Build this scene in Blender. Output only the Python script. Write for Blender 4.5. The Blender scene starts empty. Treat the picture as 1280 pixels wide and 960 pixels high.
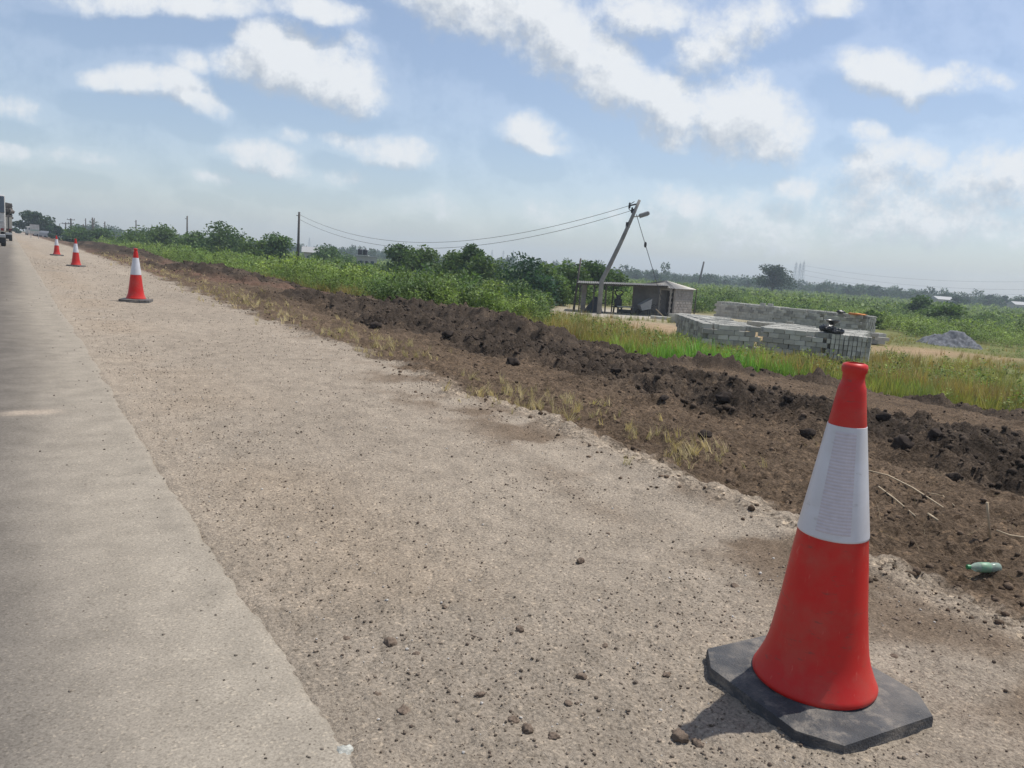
import bpy, math
import numpy as np
from mathutils import Vector, Matrix
R_ = math.radians
SC = bpy.context.scene
COL = SC.collection
rng = np.random.default_rng(7)

# ------------------------------------------------------------------ camera
# World: X = across the road (to the right), Y = along the road, Z up, metres.
FPX = 960.0                         # focal length in photo pixels (photo 1280 x 960)
EYE = np.array([0.0, 0.0, 1.2])
YAW, PITCH, ROLL = R_(33.381), R_(8.852), R_(4.033)
_f = np.array([math.cos(PITCH) * math.sin(YAW), math.cos(PITCH) * math.cos(YAW), -math.sin(PITCH)])
_r0 = np.array([math.cos(YAW), -math.sin(YAW), 0.0])
_u0 = np.cross(_r0, _f)
_r = _r0 * math.cos(ROLL) + _u0 * math.sin(ROLL)
_u = -_r0 * math.sin(ROLL) + _u0 * math.cos(ROLL)
cam = bpy.data.cameras.new('camera')
cam.sensor_fit = 'HORIZONTAL'
cam.sensor_width = 36.0
cam.lens = 36.0 * FPX / 1280.0
cam.clip_start = 0.05
cam.clip_end = 6000.0
camo = bpy.data.objects.new('camera', cam)
COL.objects.link(camo)
camo.matrix_world = Matrix(((_r[0], _u[0], -_f[0], EYE[0]), (_r[1], _u[1], -_f[1], EYE[1]),
                            (_r[2], _u[2], -_f[2], EYE[2]), (0, 0, 0, 1)))
SC.camera = camo


def ray(x, y):
    return _f * FPX + _r * (x - 640.0) - _u * (y - 480.0)


FH = np.array([math.sin(YAW), math.cos(YAW), 0.0])      # level forward
RH = np.array([math.cos(YAW), -math.sin(YAW), 0.0])     # level right


def at(x, y, d):
    """world point seen at photo pixel x, y, d metres ahead (level distance)"""
    q = ray(x, y)
    return EYE + q * (d / (q @ FH))


# ------------------------------------------------------------------ sun, sky, exposure
SUN_EL, SUN_AZ = R_(65.0), R_(94.0)          # azimuth clockwise from +Y
SUN_DIR = np.array([math.sin(SUN_AZ) * math.cos(SUN_EL), math.cos(SUN_AZ) * math.cos(SUN_EL), math.sin(SUN_EL)])
sl = bpy.data.lights.new('sun', 'SUN')
sl.energy = 4.3
sl.angle = R_(0.53)
sl.color = (1.0, 0.96, 0.89)
so = bpy.data.objects.new('sun', sl)
COL.objects.link(so)
so.rotation_euler = Vector(SUN_DIR).to_track_quat('Z', 'Y').to_euler()
SC.view_settings.view_transform = 'Standard'
SC.view_settings.look = 'None'
SC.view_settings.exposure = 0.12
SC.view_settings.gamma = 1.0
SC.view_settings.use_curve_mapping = False
SKY_STRENGTH = 0.12
CLOUD_LUM = 0.73
VEIL = 0.20                         # thin high haze over the whole sky
HAZE_DENSITY = 0.0006

world = bpy.data.worlds.new('World')
SC.world = world
world.use_nodes = True
WN, WL = world.node_tree.nodes, world.node_tree.links
WN.clear()


def nd(nodes, kind, **kw):
    n = nodes.new(kind)
    for k, v in kw.items():
        setattr(n, k, v)
    return n


def chart(x, y):
    """sky chart: direction seen at a photo pixel as tangent coordinates about the level forward direction"""
    q = ray(x, y)
    return (q @ RH) / (q @ FH), q[2] / (q @ FH)


# clouds: x, y, half-width, half-height (photo scale), tilt in degrees, weight
CLOUDS = [
    (340, 55, 52, 36, 8, 1.0), (375, 80, 78, 40, 14, 1.0), (425, 105, 58, 34, 12, 1.0), (300, 75, 34, 24, 0, .9),
    (190, 100, 62, 20, 8, .95), (240, 122, 45, 14, 12, .8), (140, 95, 40, 14, 3, .7),
    (205, 2, 130, 16, 2, .8), (395, 8, 60, 15, 10, .85), (290, 6, 60, 14, 0, .7),
    (590, -10, 100, 50, 20, .9), (680, 30, 100, 50, 28, .95), (760, 90, 80, 38, 30, .95), (840, 130, 80, 34, 24, .85),
    (930, 150, 75, 45, 22, 1.05), (985, 170, 30, 30, 30, .9), (800, 12, 80, 30, 0, .75), (920, 30, 75, 26, -8, .65), (1040, 0, 40, 14, 0, .7),
    (880, 60, 40, 30, 0, .6), (820, 150, 60, 30, 20, .6),
    (325, 192, 44, 18, 16, .85), (300, 184, 25, 10, 5, .6), (345, 207, 32, 11, 10, .7),
    (495, 192, 44, 17, 6, .85), (430, 182, 34, 10, 8, .5), (662, 166, 38, 22, 16, .95), (680, 182, 30, 10, 10, .8),
    (1100, 92, 55, 26, 12, .95), (1170, 98, 60, 14, 0, .7), (1230, 92, 45, 10, 10, .55), (1130, 115, 25, 18, 0, .6),
    (1090, 165, 28, 14, 10, .55), (1130, 195, 50, 24, 5, .7), (1110, 230, 70, 30, 5, .7), (1230, 235, 80, 45, -8, .75),
    (1275, 215, 40, 30, -20, .8), (1160, 262, 130, 40, 3, .6), (860, 255, 45, 22, 5, .55), (995, 240, 30, 14, 0, .5),
    (700, 268, 50, 16, 5, .35), (950, 280, 160, 30, 4, .45), (545, 262, 35, 14, 5, .35),
    (5, 190, 26, 12, 5, .7), (12, 132, 34, 12, 3, .45), (95, 194, 40, 9, 5, .45), (235, 78, 20, 12, 20, .45),
    (445, 52, 22, 10, 30, .4), (270, 222, 24, 9, 10, .4), (430, 222, 24, 9, 10, .35), (365, 172, 16, 9, 0, .4),
]


def cloud_group():
    g = bpy.data.node_groups.new('cloud_density', 'ShaderNodeTree')
    g.interface.new_socket('P', in_out='INPUT', socket_type='NodeSocketVector')
    g.interface.new_socket('Density', in_out='OUTPUT', socket_type='NodeSocketFloat')
    N, L = g.nodes, g.links
    gi, go = N.new('NodeGroupInput'), N.new('NodeGroupOutput')
    wn = nd(N, 'ShaderNodeTexNoise')
    wn.inputs['Scale'].default_value = 9.0
    wn.inputs['Detail'].default_value = 3.0
    L.new(gi.outputs[0], wn.inputs['Vector'])
    wsub = nd(N, 'ShaderNodeVectorMath', operation='SUBTRACT')
    L.new(wn.outputs['Color'], wsub.inputs[0])
    wsub.inputs[1].default_value = (.5, .5, .5)
    wm = nd(N, 'ShaderNodeVectorMath', operation='MULTIPLY')
    L.new(wsub.outputs[0], wm.inputs[0])
    wm.inputs[1].default_value = (.050, .036, 0)
    wa = nd(N, 'ShaderNodeVectorMath', operation='ADD')
    L.new(gi.outputs[0], wa.inputs[0])
    L.new(wm.outputs[0], wa.inputs[1])
    prev = None
    src = wa
    for i, (x, y, rx, ry, tilt, w) in enumerate(CLOUDS):
        cx, cy = chart(x, y)
        if i and i % 6 == 0:
            # hands the chart on from the running value, so the nodes are evaluated a few at a time
            src = nd(N, 'ShaderNodeVectorMath', operation='MULTIPLY_ADD')
            L.new(prev.outputs[0], src.inputs[0])
            src.inputs[1].default_value = (1e-7, 1e-7, 0)
            L.new(wa.outputs[0], src.inputs[2])
        mp = nd(N, 'ShaderNodeMapping', vector_type='TEXTURE')
        mp.inputs['Location'].default_value = (cx, cy, 0)
        mp.inputs['Rotation'].default_value = (0, 0, -R_(tilt) + ROLL)
        mp.inputs['Scale'].default_value = (rx * 1.25 / FPX, ry * 1.25 / FPX, 1)
        L.new(src.outputs[0], mp.inputs['Vector'])
        dt = nd(N, 'ShaderNodeVectorMath', operation='DOT_PRODUCT')
        L.new(mp.outputs[0], dt.inputs[0])
        L.new(mp.outputs[0], dt.inputs[1])
        ma = nd(N, 'ShaderNodeMath', operation='MULTIPLY_ADD')
        L.new(dt.outputs['Value'], ma.inputs[0])
        ma.inputs[1].default_value = -w
        ma.inputs[2].default_value = w
        if prev is None:
            prev = ma
        else:
            mx = nd(N, 'ShaderNodeMath', operation='SMOOTH_MAX')
            L.new(prev.outputs[0], mx.inputs[0])
            L.new(ma.outputs[0], mx.inputs[1])
            mx.inputs[2].default_value = .15
            prev = mx
    n2 = nd(N, 'ShaderNodeTexNoise')
    n2.inputs['Scale'].default_value = 20.0
    n2.inputs['Detail'].default_value = 8.0
    n2.inputs['Roughness'].default_value = .67
    L.new(gi.outputs[0], n2.inputs['Vector'])
    m2 = nd(N, 'ShaderNodeMath', operation='MULTIPLY_ADD')
    L.new(n2.outputs[0], m2.inputs[0])
    m2.inputs[1].default_value = 2.1
    m2.inputs[2].default_value = -1.10
    cl = nd(N, 'ShaderNodeMath', operation='MAXIMUM')
    L.new(prev.outputs[0], cl.inputs[0])
    cl.inputs[1].default_value = -.45
    ad = nd(N, 'ShaderNodeMath', operation='ADD')
    L.new(cl.outputs[0], ad.inputs[0])
    L.new(m2.outputs[0], ad.inputs[1])
    L.new(ad.outputs[0], go.inputs[0])
    return g


def build_world():
    sky = nd(WN, 'ShaderNodeTexSky', sky_type='NISHITA')
    sky.sun_disc = False
    sky.sun_elevation = SUN_EL
    sky.sun_rotation = SUN_AZ
    sky.altitude = 50.0
    sky.air_density = 1.0
    sky.dust_density = 0.9
    sky.ozone_density = 3.0
    tc = nd(WN, 'ShaderNodeTexCoord')

    def dot(vec):
        d = nd(WN, 'ShaderNodeVectorMath', operation='DOT_PRODUCT')
        WL.new(tc.outputs['Generated'], d.inputs[0])
        d.inputs[1].default_value = tuple(vec)
        return d.outputs['Value']
    fwd = nd(WN, 'ShaderNodeMath', operation='ABSOLUTE')
    WL.new(dot(FH), fwd.inputs[0])
    fmx = nd(WN, 'ShaderNodeMath', operation='MAXIMUM')
    WL.new(fwd.outputs[0], fmx.inputs[0])
    fmx.inputs[1].default_value = .12

    def div(o):
        d = nd(WN, 'ShaderNodeMath', operation='DIVIDE')
        WL.new(o, d.inputs[0])
        WL.new(fmx.outputs[0], d.inputs[1])
        return d.outputs[0]
    cb = nd(WN, 'ShaderNodeCombineXYZ')
    WL.new(div(dot(RH)), cb.inputs[0])
    WL.new(div(dot((0, 0, 1))), cb.inputs[1])
    g = cloud_group()
    a = nd(WN, 'ShaderNodeGroup', node_tree=g)
    WL.new(cb.outputs[0], a.inputs[0])
    off = nd(WN, 'ShaderNodeVectorMath', operation='ADD')
    WL.new(cb.outputs[0], off.inputs[0])
    off.inputs[1].default_value = (.012, .03, 0)
    b = nd(WN, 'ShaderNodeGroup', node_tree=g)
    WL.new(off.outputs[0], b.inputs[0])
    al = nd(WN, 'ShaderNodeMapRange', interpolation_type='SMOOTHSTEP')
    WL.new(a.outputs[0], al.inputs['Value'])
    al.inputs['From Min'].default_value = -.10
    al.inputs['From Max'].default_value = .80
    al.inputs['To Min'].default_value = VEIL
    al.inputs['To Max'].default_value = .95
    # lit side of the cloud: less cloud in the way of the sun
    sh = nd(WN, 'ShaderNodeMath', operation='SUBTRACT')
    WL.new(a.outputs[0], sh.inputs[0])
    WL.new(b.outputs[0], sh.inputs[1])
    lm = nd(WN, 'ShaderNodeMapRange')
    WL.new(sh.outputs[0], lm.inputs['Value'])
    lm.inputs['From Min'].default_value = -.50
    lm.inputs['From Max'].default_value = .25
    cr = nd(WN, 'ShaderNodeMix', data_type='RGBA')
    WL.new(lm.outputs[0], cr.inputs[0])
    k = CLOUD_LUM / SKY_STRENGTH
    cr.inputs[6].default_value = (.62 * k, .685 * k, .775 * k, 1)
    cr.inputs[7].default_value = (1.10 * k, 1.13 * k, 1.16 * k, 1)
    tint = nd(WN, 'ShaderNodeMix', data_type='RGBA', blend_type='MULTIPLY')
    tint.inputs[0].default_value = 1.0
    WL.new(sky.outputs[0], tint.inputs[6])
    tint.inputs[7].default_value = (1.06, 1.02, 1.02, 1)
    mx = nd(WN, 'ShaderNodeMix', data_type='RGBA')
    WL.new(al.outputs[0], mx.inputs[0])
    WL.new(tint.outputs[2], mx.inputs[6])
    WL.new(cr.outputs[2], mx.inputs[7])
    bg = nd(WN, 'ShaderNodeBackground')
    WL.new(mx.outputs[2], bg.inputs['Color'])
    bg.inputs['Strength'].default_value = SKY_STRENGTH
    out = nd(WN, 'ShaderNodeOutputWorld')
    WL.new(bg.outputs[0], out.inputs['Surface'])


build_world()
SC.cycles.max_bounces = 6
SC.cycles.diffuse_bounces = 3
SC.cycles.glossy_bounces = 3
SC.cycles.transmission_bounces = 5
SC.cycles.transparent_max_bounces = 6
SC.cycles.use_denoising = True


# ------------------------------------------------------------------ small helpers
def tag(o, label=None, cat=None, group=None, kind=None):
    if label:
        o['label'] = label
    if cat:
        o['category'] = cat
    if group:
        o['group'] = group
    if kind:
        o['kind'] = kind
    return o


def empty(name, loc, rz=0.0):
    o = bpy.data.objects.new(name, None)
    o.empty_display_size = .2
    COL.objects.link(o)
    o.location = tuple(float(c) for c in loc)
    o.rotation_euler = (0, 0, rz)
    return o


def copy_tree(o, parent=None):
    c = o.copy()
    COL.objects.link(c)
    c.parent = parent
    for ch in [x for x in COL.objects if x.parent == o]:
        copy_tree(ch, c)
    return c


def mesh_np(name, V, faces, mat, parent=None, col=None, smooth=False, fsize=None):
    """V (n,3); faces (m,k) int array, one k for all; col (n,3) point colours"""
    V = np.ascontiguousarray(V, np.float32)
    F = np.ascontiguousarray(faces, np.int32)
    me = bpy.data.meshes.new(name)
    m, k = F.shape
    me.vertices.add(len(V))
    me.vertices.foreach_set('co', V.ravel())
    me.loops.add(m * k)
    me.loops.foreach_set('vertex_index', F.ravel())
    me.polygons.add(m)
    me.polygons.foreach_set('loop_start', np.arange(0, m * k, k, dtype=np.int32))
    if smooth:
        me.polygons.foreach_set('use_smooth', np.ones(m, bool))
    me.update(calc_edges=True)
    if col is not None:
        at_ = me.color_attributes.new('tint', 'FLOAT_COLOR', 'POINT')
        c4 = np.ones((len(V), 4), np.float32)
        c4[:, :3] = col
        at_.data.foreach_set('color', c4.ravel())
    me.materials.append(mat)
    o = bpy.data.objects.new(name, me)
    COL.objects.link(o)
    if parent is not None:
        o.parent = parent
    return o


class MB:
    """collects boxes, tubes and lathes, builds ONE mesh object"""
    def __init__(s):
        s.v, s.f = [], []

    def add(s, vs, fs):
        n = len(s.v)
        s.v += [tuple(map(float, p)) for p in vs]
        s.f += [tuple(i + n for i in f) for f in fs]
        return s

    def box(s, c, size, rot=None, bevel=0.0):
        hx, hy, hz = size[0] / 2, size[1] / 2, size[2] / 2
        b = min(bevel, hx * .9, hy * .9, hz * .9)
        if b <= 0:
            P = [(x, y, z) for z in (-hz, hz) for (x, y) in ((-hx, -hy), (hx, -hy), (hx, hy), (-hx, hy))]
            Fs = [(0, 3, 2, 1), (4, 5, 6, 7), (0, 1, 5, 4), (1, 2, 6, 5), (2, 3, 7, 6), (3, 0, 4, 7)]
        else:
            P, Fs = [], []
            ring = [(-hx + b, -hy), (hx - b, -hy), (hx, -hy + b), (hx, hy - b), (hx - b, hy), (-hx + b, hy), (-hx, hy - b), (-hx, -hy + b)]
            for z, q in ((-hz, b), (-hz + b, 0), (hz - b, 0), (hz, b)):
                for (x, y) in ring:
                    P.append((x - math.copysign(q, x) * (abs(x) > hx - b * 1.5) * .99, y - math.copysign(q, y) * (abs(y) > hy - b * 1.5) * .99, z))
            for l in range(3):
                for i in range(8):
                    j = (i + 1) % 8
                    Fs.append((l * 8 + i, l * 8 + j, l * 8 + 8 + j, l * 8 + 8 + i))
            Fs.append(tuple(range(7, -1, -1)))
            Fs.append(tuple(range(24, 32)))
        M = rot if rot is not None else Matrix.Identity(3)
        P = [tuple((M @ Vector(p)) + Vector([float(q) for q in c])) for p in P]
        return s.add(P, Fs)

    def tube(s, pts, rad, n=8, cap=True):
        pts = [Vector([float(c) for c in p]) for p in pts]
        if not hasattr(rad, '__len__'):
            rad = [rad] * len(pts)
        V_, F_ = [], []
        ref = None
        for i, p in enumerate(pts):
            t = (pts[min(i + 1, len(pts) - 1)] - pts[max(i - 1, 0)]).normalized()
            if ref is None:
                ref = Vector((0, 0, 1)) if abs(t.z) < .9 else Vector((1, 0, 0))
            a = t.cross(ref).normalized()
            b = a.cross(t).normalized()
            ref = b
            for k in range(n):
                an = 2 * math.pi * k / n
                V_.append(tuple(p + (a * math.cos(an) + b * math.sin(an)) * rad[i]))
        for i in range(len(pts) - 1):
            for k in range(n):
                j = (k + 1) % n
                F_.append((i * n + k, i * n + j, i * n + n + j, i * n + n + k))
        if cap:
            F_.append(tuple(range(n - 1, -1, -1)))
            F_.append(tuple(range((len(pts) - 1) * n, len(pts) * n)))
        return s.add(V_, F_)

    def lathe(s, prof, n=32, c=(0, 0, 0), M=None):
        V_, F_ = [], []
        M = M if M is not None else Matrix.Identity(3)
        for (r, z) in prof:
            for k in range(n):
                a = 2 * math.pi * k / n
                p = M @ Vector((r * math.cos(a), r * math.sin(a), z))
                V_.append((p.x + c[0], p.y + c[1], p.z + c[2]))
        for i in range(len(prof) - 1):
            for k in range(n):
                j = (k + 1) % n
                F_.append((i * n + k, i * n + j, i * n + n + j, i * n + n + k))
        if prof[0][0] > 1e-5:
            F_.append(tuple(range(n - 1, -1, -1)))
        if prof[-1][0] > 1e-5:
            F_.append(tuple(range((len(prof) - 1) * n, len(prof) * n)))
        return s.add(V_, F_)

    def build(s, name, mat, parent=None, smooth=False):
        me = bpy.data.meshes.new(name)
        me.from_pydata(s.v, [], s.f)
        if smooth:
            me.polygons.foreach_set('use_smooth', np.ones(len(s.f), bool))
        me.materials.append(mat)
        o = bpy.data.objects.new(name, me)
        COL.objects.link(o)
        if parent is not None:
            o.parent = parent
        return o


def autosmooth(o, deg=35):
    me = o.data
    me.polygons.foreach_set('use_smooth', np.ones(len(me.polygons), bool))
    me.set_sharp_from_angle(angle=R_(deg))
    return o


# ------------------------------------------------------------------ materials
def material(name):
    m = bpy.data.materials.new(name)
    m.use_nodes = True
    nt = m.node_tree
    return m, nt.nodes, nt.links, nt.nodes['Principled BSDF']


def plain(name, col, rough=.6, metal=0.0, var=.12, scale=8.0, bump=0.0, bscale=40.0, spec=.4, dirt=None, dirt_amt=.4, dirt_scale=3.0):
    m, N, L, B = material(name)
    tc = N.new('ShaderNodeTexCoord')
    nz = N.new('ShaderNodeTexNoise')
    nz.inputs['Scale'].default_value = scale
    nz.inputs['Detail'].default_value = 6
    L.new(tc.outputs['Object'], nz.inputs['Vector'])
    mp = N.new('ShaderNodeMapRange')
    L.new(nz.outputs[0], mp.inputs['Value'])
    mp.inputs['From Min'].default_value = .3
    mp.inputs['From Max'].default_value = .7
    mp.inputs['To Min'].default_value = 1 - var
    mp.inputs['To Max'].default_value = 1 + var
    mx = N.new('ShaderNodeMix')
    mx.data_type = 'RGBA'
    mx.blend_type = 'MULTIPLY'
    mx.inputs[0].default_value = 1
    mx.inputs[6].default_value = (*col, 1)
    L.new(mp.outputs[0], mx.inputs[7])
    outc = mx.outputs[2]
    if dirt:
        n2 = N.new('ShaderNodeTexNoise')
        n2.inputs['Scale'].default_value = dirt_scale
        n2.inputs['Detail'].default_value = 8
        n2.inputs['Roughness'].default_value = .65
        L.new(tc.outputs['Object'], n2.inputs['Vector'])
        m2 = N.new('ShaderNodeMapRange')
        L.new(n2.outputs[0], m2.inputs['Value'])
        m2.inputs['From Min'].default_value = .45
        m2.inputs['From Max'].default_value = .7
        m2.inputs['To Max'].default_value = dirt_amt
        d = N.new('ShaderNodeMix')
        d.data_type = 'RGBA'
        L.new(m2.outputs[0], d.inputs[0])
        L.new(outc, d.inputs[6])
        d.inputs[7].default_value = (*dirt, 1)
        outc = d.outputs[2]
    L.new(outc, B.inputs['Base Color'])
    B.inputs['Roughness'].default_value = rough
    B.inputs['Metallic'].default_value = metal
    B.inputs['Specular IOR Level'].default_value = spec
    if bump:
        n3 = N.new('ShaderNodeTexNoise')
        n3.inputs['Scale'].default_value = bscale
        n3.inputs['Detail'].default_value = 5
        L.new(tc.outputs['Object'], n3.inputs['Vector'])
        b = N.new('ShaderNodeBump')
        b.inputs['Strength'].default_value = bump
        b.inputs['Distance'].default_value = .01
        L.new(n3.outputs[0], b.inputs['Height'])
        L.new(b.outputs[0], B.inputs['Normal'])
    return m


def earth(name, fine=90.0, speck=.5, bump=.6, dist=.01, rough=.95, speckle_dark=.45, speckle_light=1.35, vor=0.0, vamt=1.0):
    """ground material: large patches come from the 'tint' point colours, grit from noise"""
    m, N, L, B = material(name)
    at_ = N.new('ShaderNodeAttribute')
    at_.attribute_name = 'tint'
    tc = N.new('ShaderNodeTexCoord')
    nz = N.new('ShaderNodeTexNoise')
    nz.inputs['Scale'].default_value = fine
    nz.inputs['Detail'].default_value = 4
    nz.inputs['Roughness'].default_value = .7
    L.new(tc.outputs['Object'], nz.inputs['Vector'])
    rp = N.new('ShaderNodeValToRGB')
    L.new(nz.outputs[0], rp.inputs[0])
    e = rp.color_ramp.elements
    e[0].position, e[1].position = .30, .72
    e[0].color = (speckle_dark,) * 3 + (1,)
    e[1].color = (speckle_light,) * 3 + (1,)
    mid = rp.color_ramp.elements.new(.5)
    mid.color = (1, 1, 1, 1)
    n2 = N.new('ShaderNodeTexNoise')
    n2.inputs['Scale'].default_value = 5.0
    n2.inputs['Detail'].default_value = 6
    L.new(tc.outputs['Object'], n2.inputs['Vector'])
    if vor:
        vo = N.new('ShaderNodeTexVoronoi')
        vo.inputs['Scale'].default_value = vor
        L.new(tc.outputs['Object'], vo.inputs['Vector'])
        bw = N.new('ShaderNodeSeparateColor')
        L.new(vo.outputs['Color'], bw.inputs[0])
        vr = N.new('ShaderNodeValToRGB')
        L.new(bw.outputs[0], vr.inputs[0])
        ve = vr.color_ramp.elements
        ve[0].position, ve[0].color = 0.0, (.50, .48, .46, 1)
        ve[1].position, ve[1].color = 1.0, (1.55, 1.5, 1.42, 1)
        for p_, c_ in ((.14, .88), (.80, 1.0), (.90, 1.12)):
            q_ = vr.color_ramp.elements.new(p_)
            q_.color = (c_, c_, c_, 1)
        vm = N.new('ShaderNodeMix')
        vm.data_type = 'RGBA'
        vm.blend_type = 'MULTIPLY'
        vm.inputs[0].default_value = vamt
        L.new(at_.outputs['Color'], vm.inputs[6])
        L.new(vr.outputs[0], vm.inputs[7])
        base_col = vm.outputs[2]
    else:
        base_col = at_.outputs['Color']
    r2 = N.new('ShaderNodeMapRange')
    L.new(n2.outputs[0], r2.inputs['Value'])
    r2.inputs['From Min'].default_value = .3
    r2.inputs['From Max'].default_value = .7
    r2.inputs['To Min'].default_value = .86
    r2.inputs['To Max'].default_value = 1.12
    a = N.new('ShaderNodeMix')
    a.data_type = 'RGBA'
    a.blend_type = 'MULTIPLY'
    a.inputs[0].default_value = speck
    L.new(base_col, a.inputs[6])
    L.new(rp.outputs[0], a.inputs[7])
    b = N.new('ShaderNodeMix')
    b.data_type = 'RGBA'
    b.blend_type = 'MULTIPLY'
    b.inputs[0].default_value = 1
    L.new(a.outputs[2], b.inputs[6])
    L.new(r2.outputs[0], b.inputs[7])
    L.new(b.outputs[2], B.inputs['Base Color'])
    B.inputs['Roughness'].default_value = rough
    B.inputs['Specular IOR Level'].default_value = .05
    bp = N.new('ShaderNodeBump')
    bp.inputs['Strength'].default_value = bump
    bp.inputs['Distance'].default_value = dist
    n3 = N.new('ShaderNodeTexNoise')
    n3.inputs['Scale'].default_value = fine * .7
    n3.inputs['Detail'].default_value = 6
    n3.inputs['Roughness'].default_value = .65
    L.new(tc.outputs['Object'], n3.inputs['Vector'])
    L.new(n3.outputs[0], bp.inputs['Height'])
    L.new(bp.outputs[0], B.inputs['Normal'])
    return m


def leafy(name, trans=.35, rough=.6):
    m, N, L, B = material(name)
    at_ = N.new('ShaderNodeAttribute')
    at_.attribute_name = 'tint'
    B.inputs['Roughness'].default_value = rough
    B.inputs['Specular IOR Level'].default_value = .25
    L.new(at_.outputs['Color'], B.inputs['Base Color'])
    tr = N.new('ShaderNodeBsdfTranslucent')
    tm = N.new('ShaderNodeMix')
    tm.data_type = 'RGBA'
    tm.blend_type = 'MULTIPLY'
    tm.inputs[0].default_value = 1
    L.new(at_.outputs['Color'], tm.inputs[6])
    tm.inputs[7].default_value = (1.25, 1.3, .7, 1)
    L.new(tm.outputs[2], tr.inputs['Color'])
    mx = N.new('ShaderNodeMixShader')
    mx.inputs[0].default_value = trans
    L.new(B.outputs[0], mx.inputs[1])
    L.new(tr.outputs[0], mx.inputs[2])
    L.new(mx.outputs[0], N['Material Output'].inputs['Surface'])
    return m


M_ASPHALT = earth('dusty_asphalt', fine=150, speck=.7, bump=.35, dist=.004, rough=1.0, speckle_dark=.55, speckle_light=1.35, vor=150, vamt=.5)
M_SHOULDER = earth('sandy_gravel', fine=105, speck=.9, bump=1.0, dist=.014, speckle_dark=.45, speckle_light=1.4, vor=105, vamt=.65)
M_SOIL = earth('turned_soil', fine=55, speck=.95, bump=1.0, dist=.03, speckle_dark=.32, speckle_light=1.6, vor=34)
M_FIELD = earth('field_earth', fine=14, speck=.6, bump=.6, dist=.04)
M_LEAF = leafy('leaf')
M_GRASS = leafy('grass_blade', trans=.3, rough=.55)
M_DRY = leafy('dry_blade', trans=.2, rough=.8)
M_STONE = earth('stone', fine=130, speck=.8, bump=.9, dist=.006)
M_BARK = plain('bark', (.11, .085, .065), .9, var=.3, bump=.6)
M_WOOD = plain('weathered_pole_wood', (.075, .065, .058), .85, var=.25, scale=4, bump=.4, bscale=15)
M_RED = plain('red_cone_plastic', (.53, .020, .016), .45, var=.08, scale=5, spec=.3, dirt=(.34, .13, .09), dirt_amt=.42, dirt_scale=7)


def scuffs(mat, scale, lo, hi, col, amt):
    """long scratches and rub marks worn into a plastic surface"""
    N, L = mat.node_tree.nodes, mat.node_tree.links
    B = N['Principled BSDF']
    src = B.inputs['Base Color'].links[0].from_socket
    tc = N.new('ShaderNodeTexCoord')
    mp = N.new('ShaderNodeMapping')
    mp.inputs['Scale'].default_value = scale
    L.new(tc.outputs['Object'], mp.inputs['Vector'])
    nz = N.new('ShaderNodeTexNoise')
    nz.inputs['Scale'].default_value = 1.0
    nz.inputs['Detail'].default_value = 7
    nz.inputs['Roughness'].default_value = .7
    L.new(mp.outputs[0], nz.inputs['Vector'])
    mr = N.new('ShaderNodeMapRange')
    mr.inputs['From Min'].default_value = lo
    mr.inputs['From Max'].default_value = hi
    mr.inputs['To Max'].default_value = amt
    L.new(nz.outputs[0], mr.inputs['Value'])
    mx = N.new('ShaderNodeMix')
    mx.data_type = 'RGBA'
    L.new(mr.outputs[0], mx.inputs[0])
    L.new(src, mx.inputs[6])
    mx.inputs[7].default_value = (*col, 1)
    L.new(mx.outputs[2], B.inputs['Base Color'])


M_BAND = plain('white_reflective_sleeve', (.60, .60, .63), .33, var=.06, spec=.5, dirt=(.42, .39, .35), dirt_amt=.4, dirt_scale=6)
M_PATCH = plain('ribbed_reflective_patch', (.53, .49, .52), .3, var=.06, scale=60, spec=.6)
M_RUBBER = plain('black_rubber', (.050, .051, .055), .7, var=.25, scale=14, bump=.5, bscale=180, spec=.4, dirt=(.20, .175, .145), dirt_amt=.6, dirt_scale=6)
scuffs(M_RED, (16, 16, 70), .60, .68, (.17, .06, .05), .7)
scuffs(M_RED, (45, 45, 9), .62, .70, (.62, .22, .17), .5)
scuffs(M_BAND, (22, 22, 60), .60, .70, (.33, .31, .29), .55)
scuffs(M_RUBBER, (14, 14, 30), .50, .66, (.23, .20, .165), .75)
M_BLOCK = plain('concrete_block', (.47, .455, .40), .92, var=.2, scale=3, bump=.5, bscale=60, dirt=(.17, .17, .165), dirt_amt=.5, dirt_scale=2)
M_BLOCKW = plain('block_wall', (.30, .27, .24), .92, var=.2, scale=2, bump=.4, bscale=50)
M_TIN = plain('old_corrugated_tin', (.24, .235, .22), .55, metal=.3, var=.2, scale=1.2, dirt=(.20, .14, .10), dirt_amt=.5)
M_DARK = plain('dark_steel', (.035, .035, .038), .6, metal=.3, var=.3)
M_BLACKBAG = plain('black_plastic', (.012, .012, .014), .35, spec=.5)
M_ORANGE = plain('orange_cloth', (.55, .21, .06), .85)
M_WHITE = plain('white_paint', (.52, .51, .49), .5, dirt=(.30, .26, .22), dirt_amt=.6)
M_PALEWALL = plain('pale_wall', (.42, .40, .37), .8)
M_GLASS = plain('dark_vehicle_glass', (.05, .075, .11), .08, spec=.8, var=.05)
M_TYRE = plain('tyre_rubber', (.022, .022, .022), .85)
M_STEEL = plain('galvanised_steel', (.36, .37, .38), .5, metal=.5)
M_WIRE = plain('wire', (.06, .06, .065), .6, metal=.3)
M_STALK = plain('dry_stalk', (.42, .33, .22), .85, var=.2, scale=20)


# ------------------------------------------------------------------ noise
def _h(ix, iy, s):
    n = (ix.astype(np.int64) * 374761393 + iy.astype(np.int64) * 668265263 + s * 1442695041) & 0xffffffff
    n = ((n ^ (n >> 13)) * 1274126177) & 0xffffffff
    n = (n ^ (n >> 16)) & 0xffffff
    return n / float(0xffffff)


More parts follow.
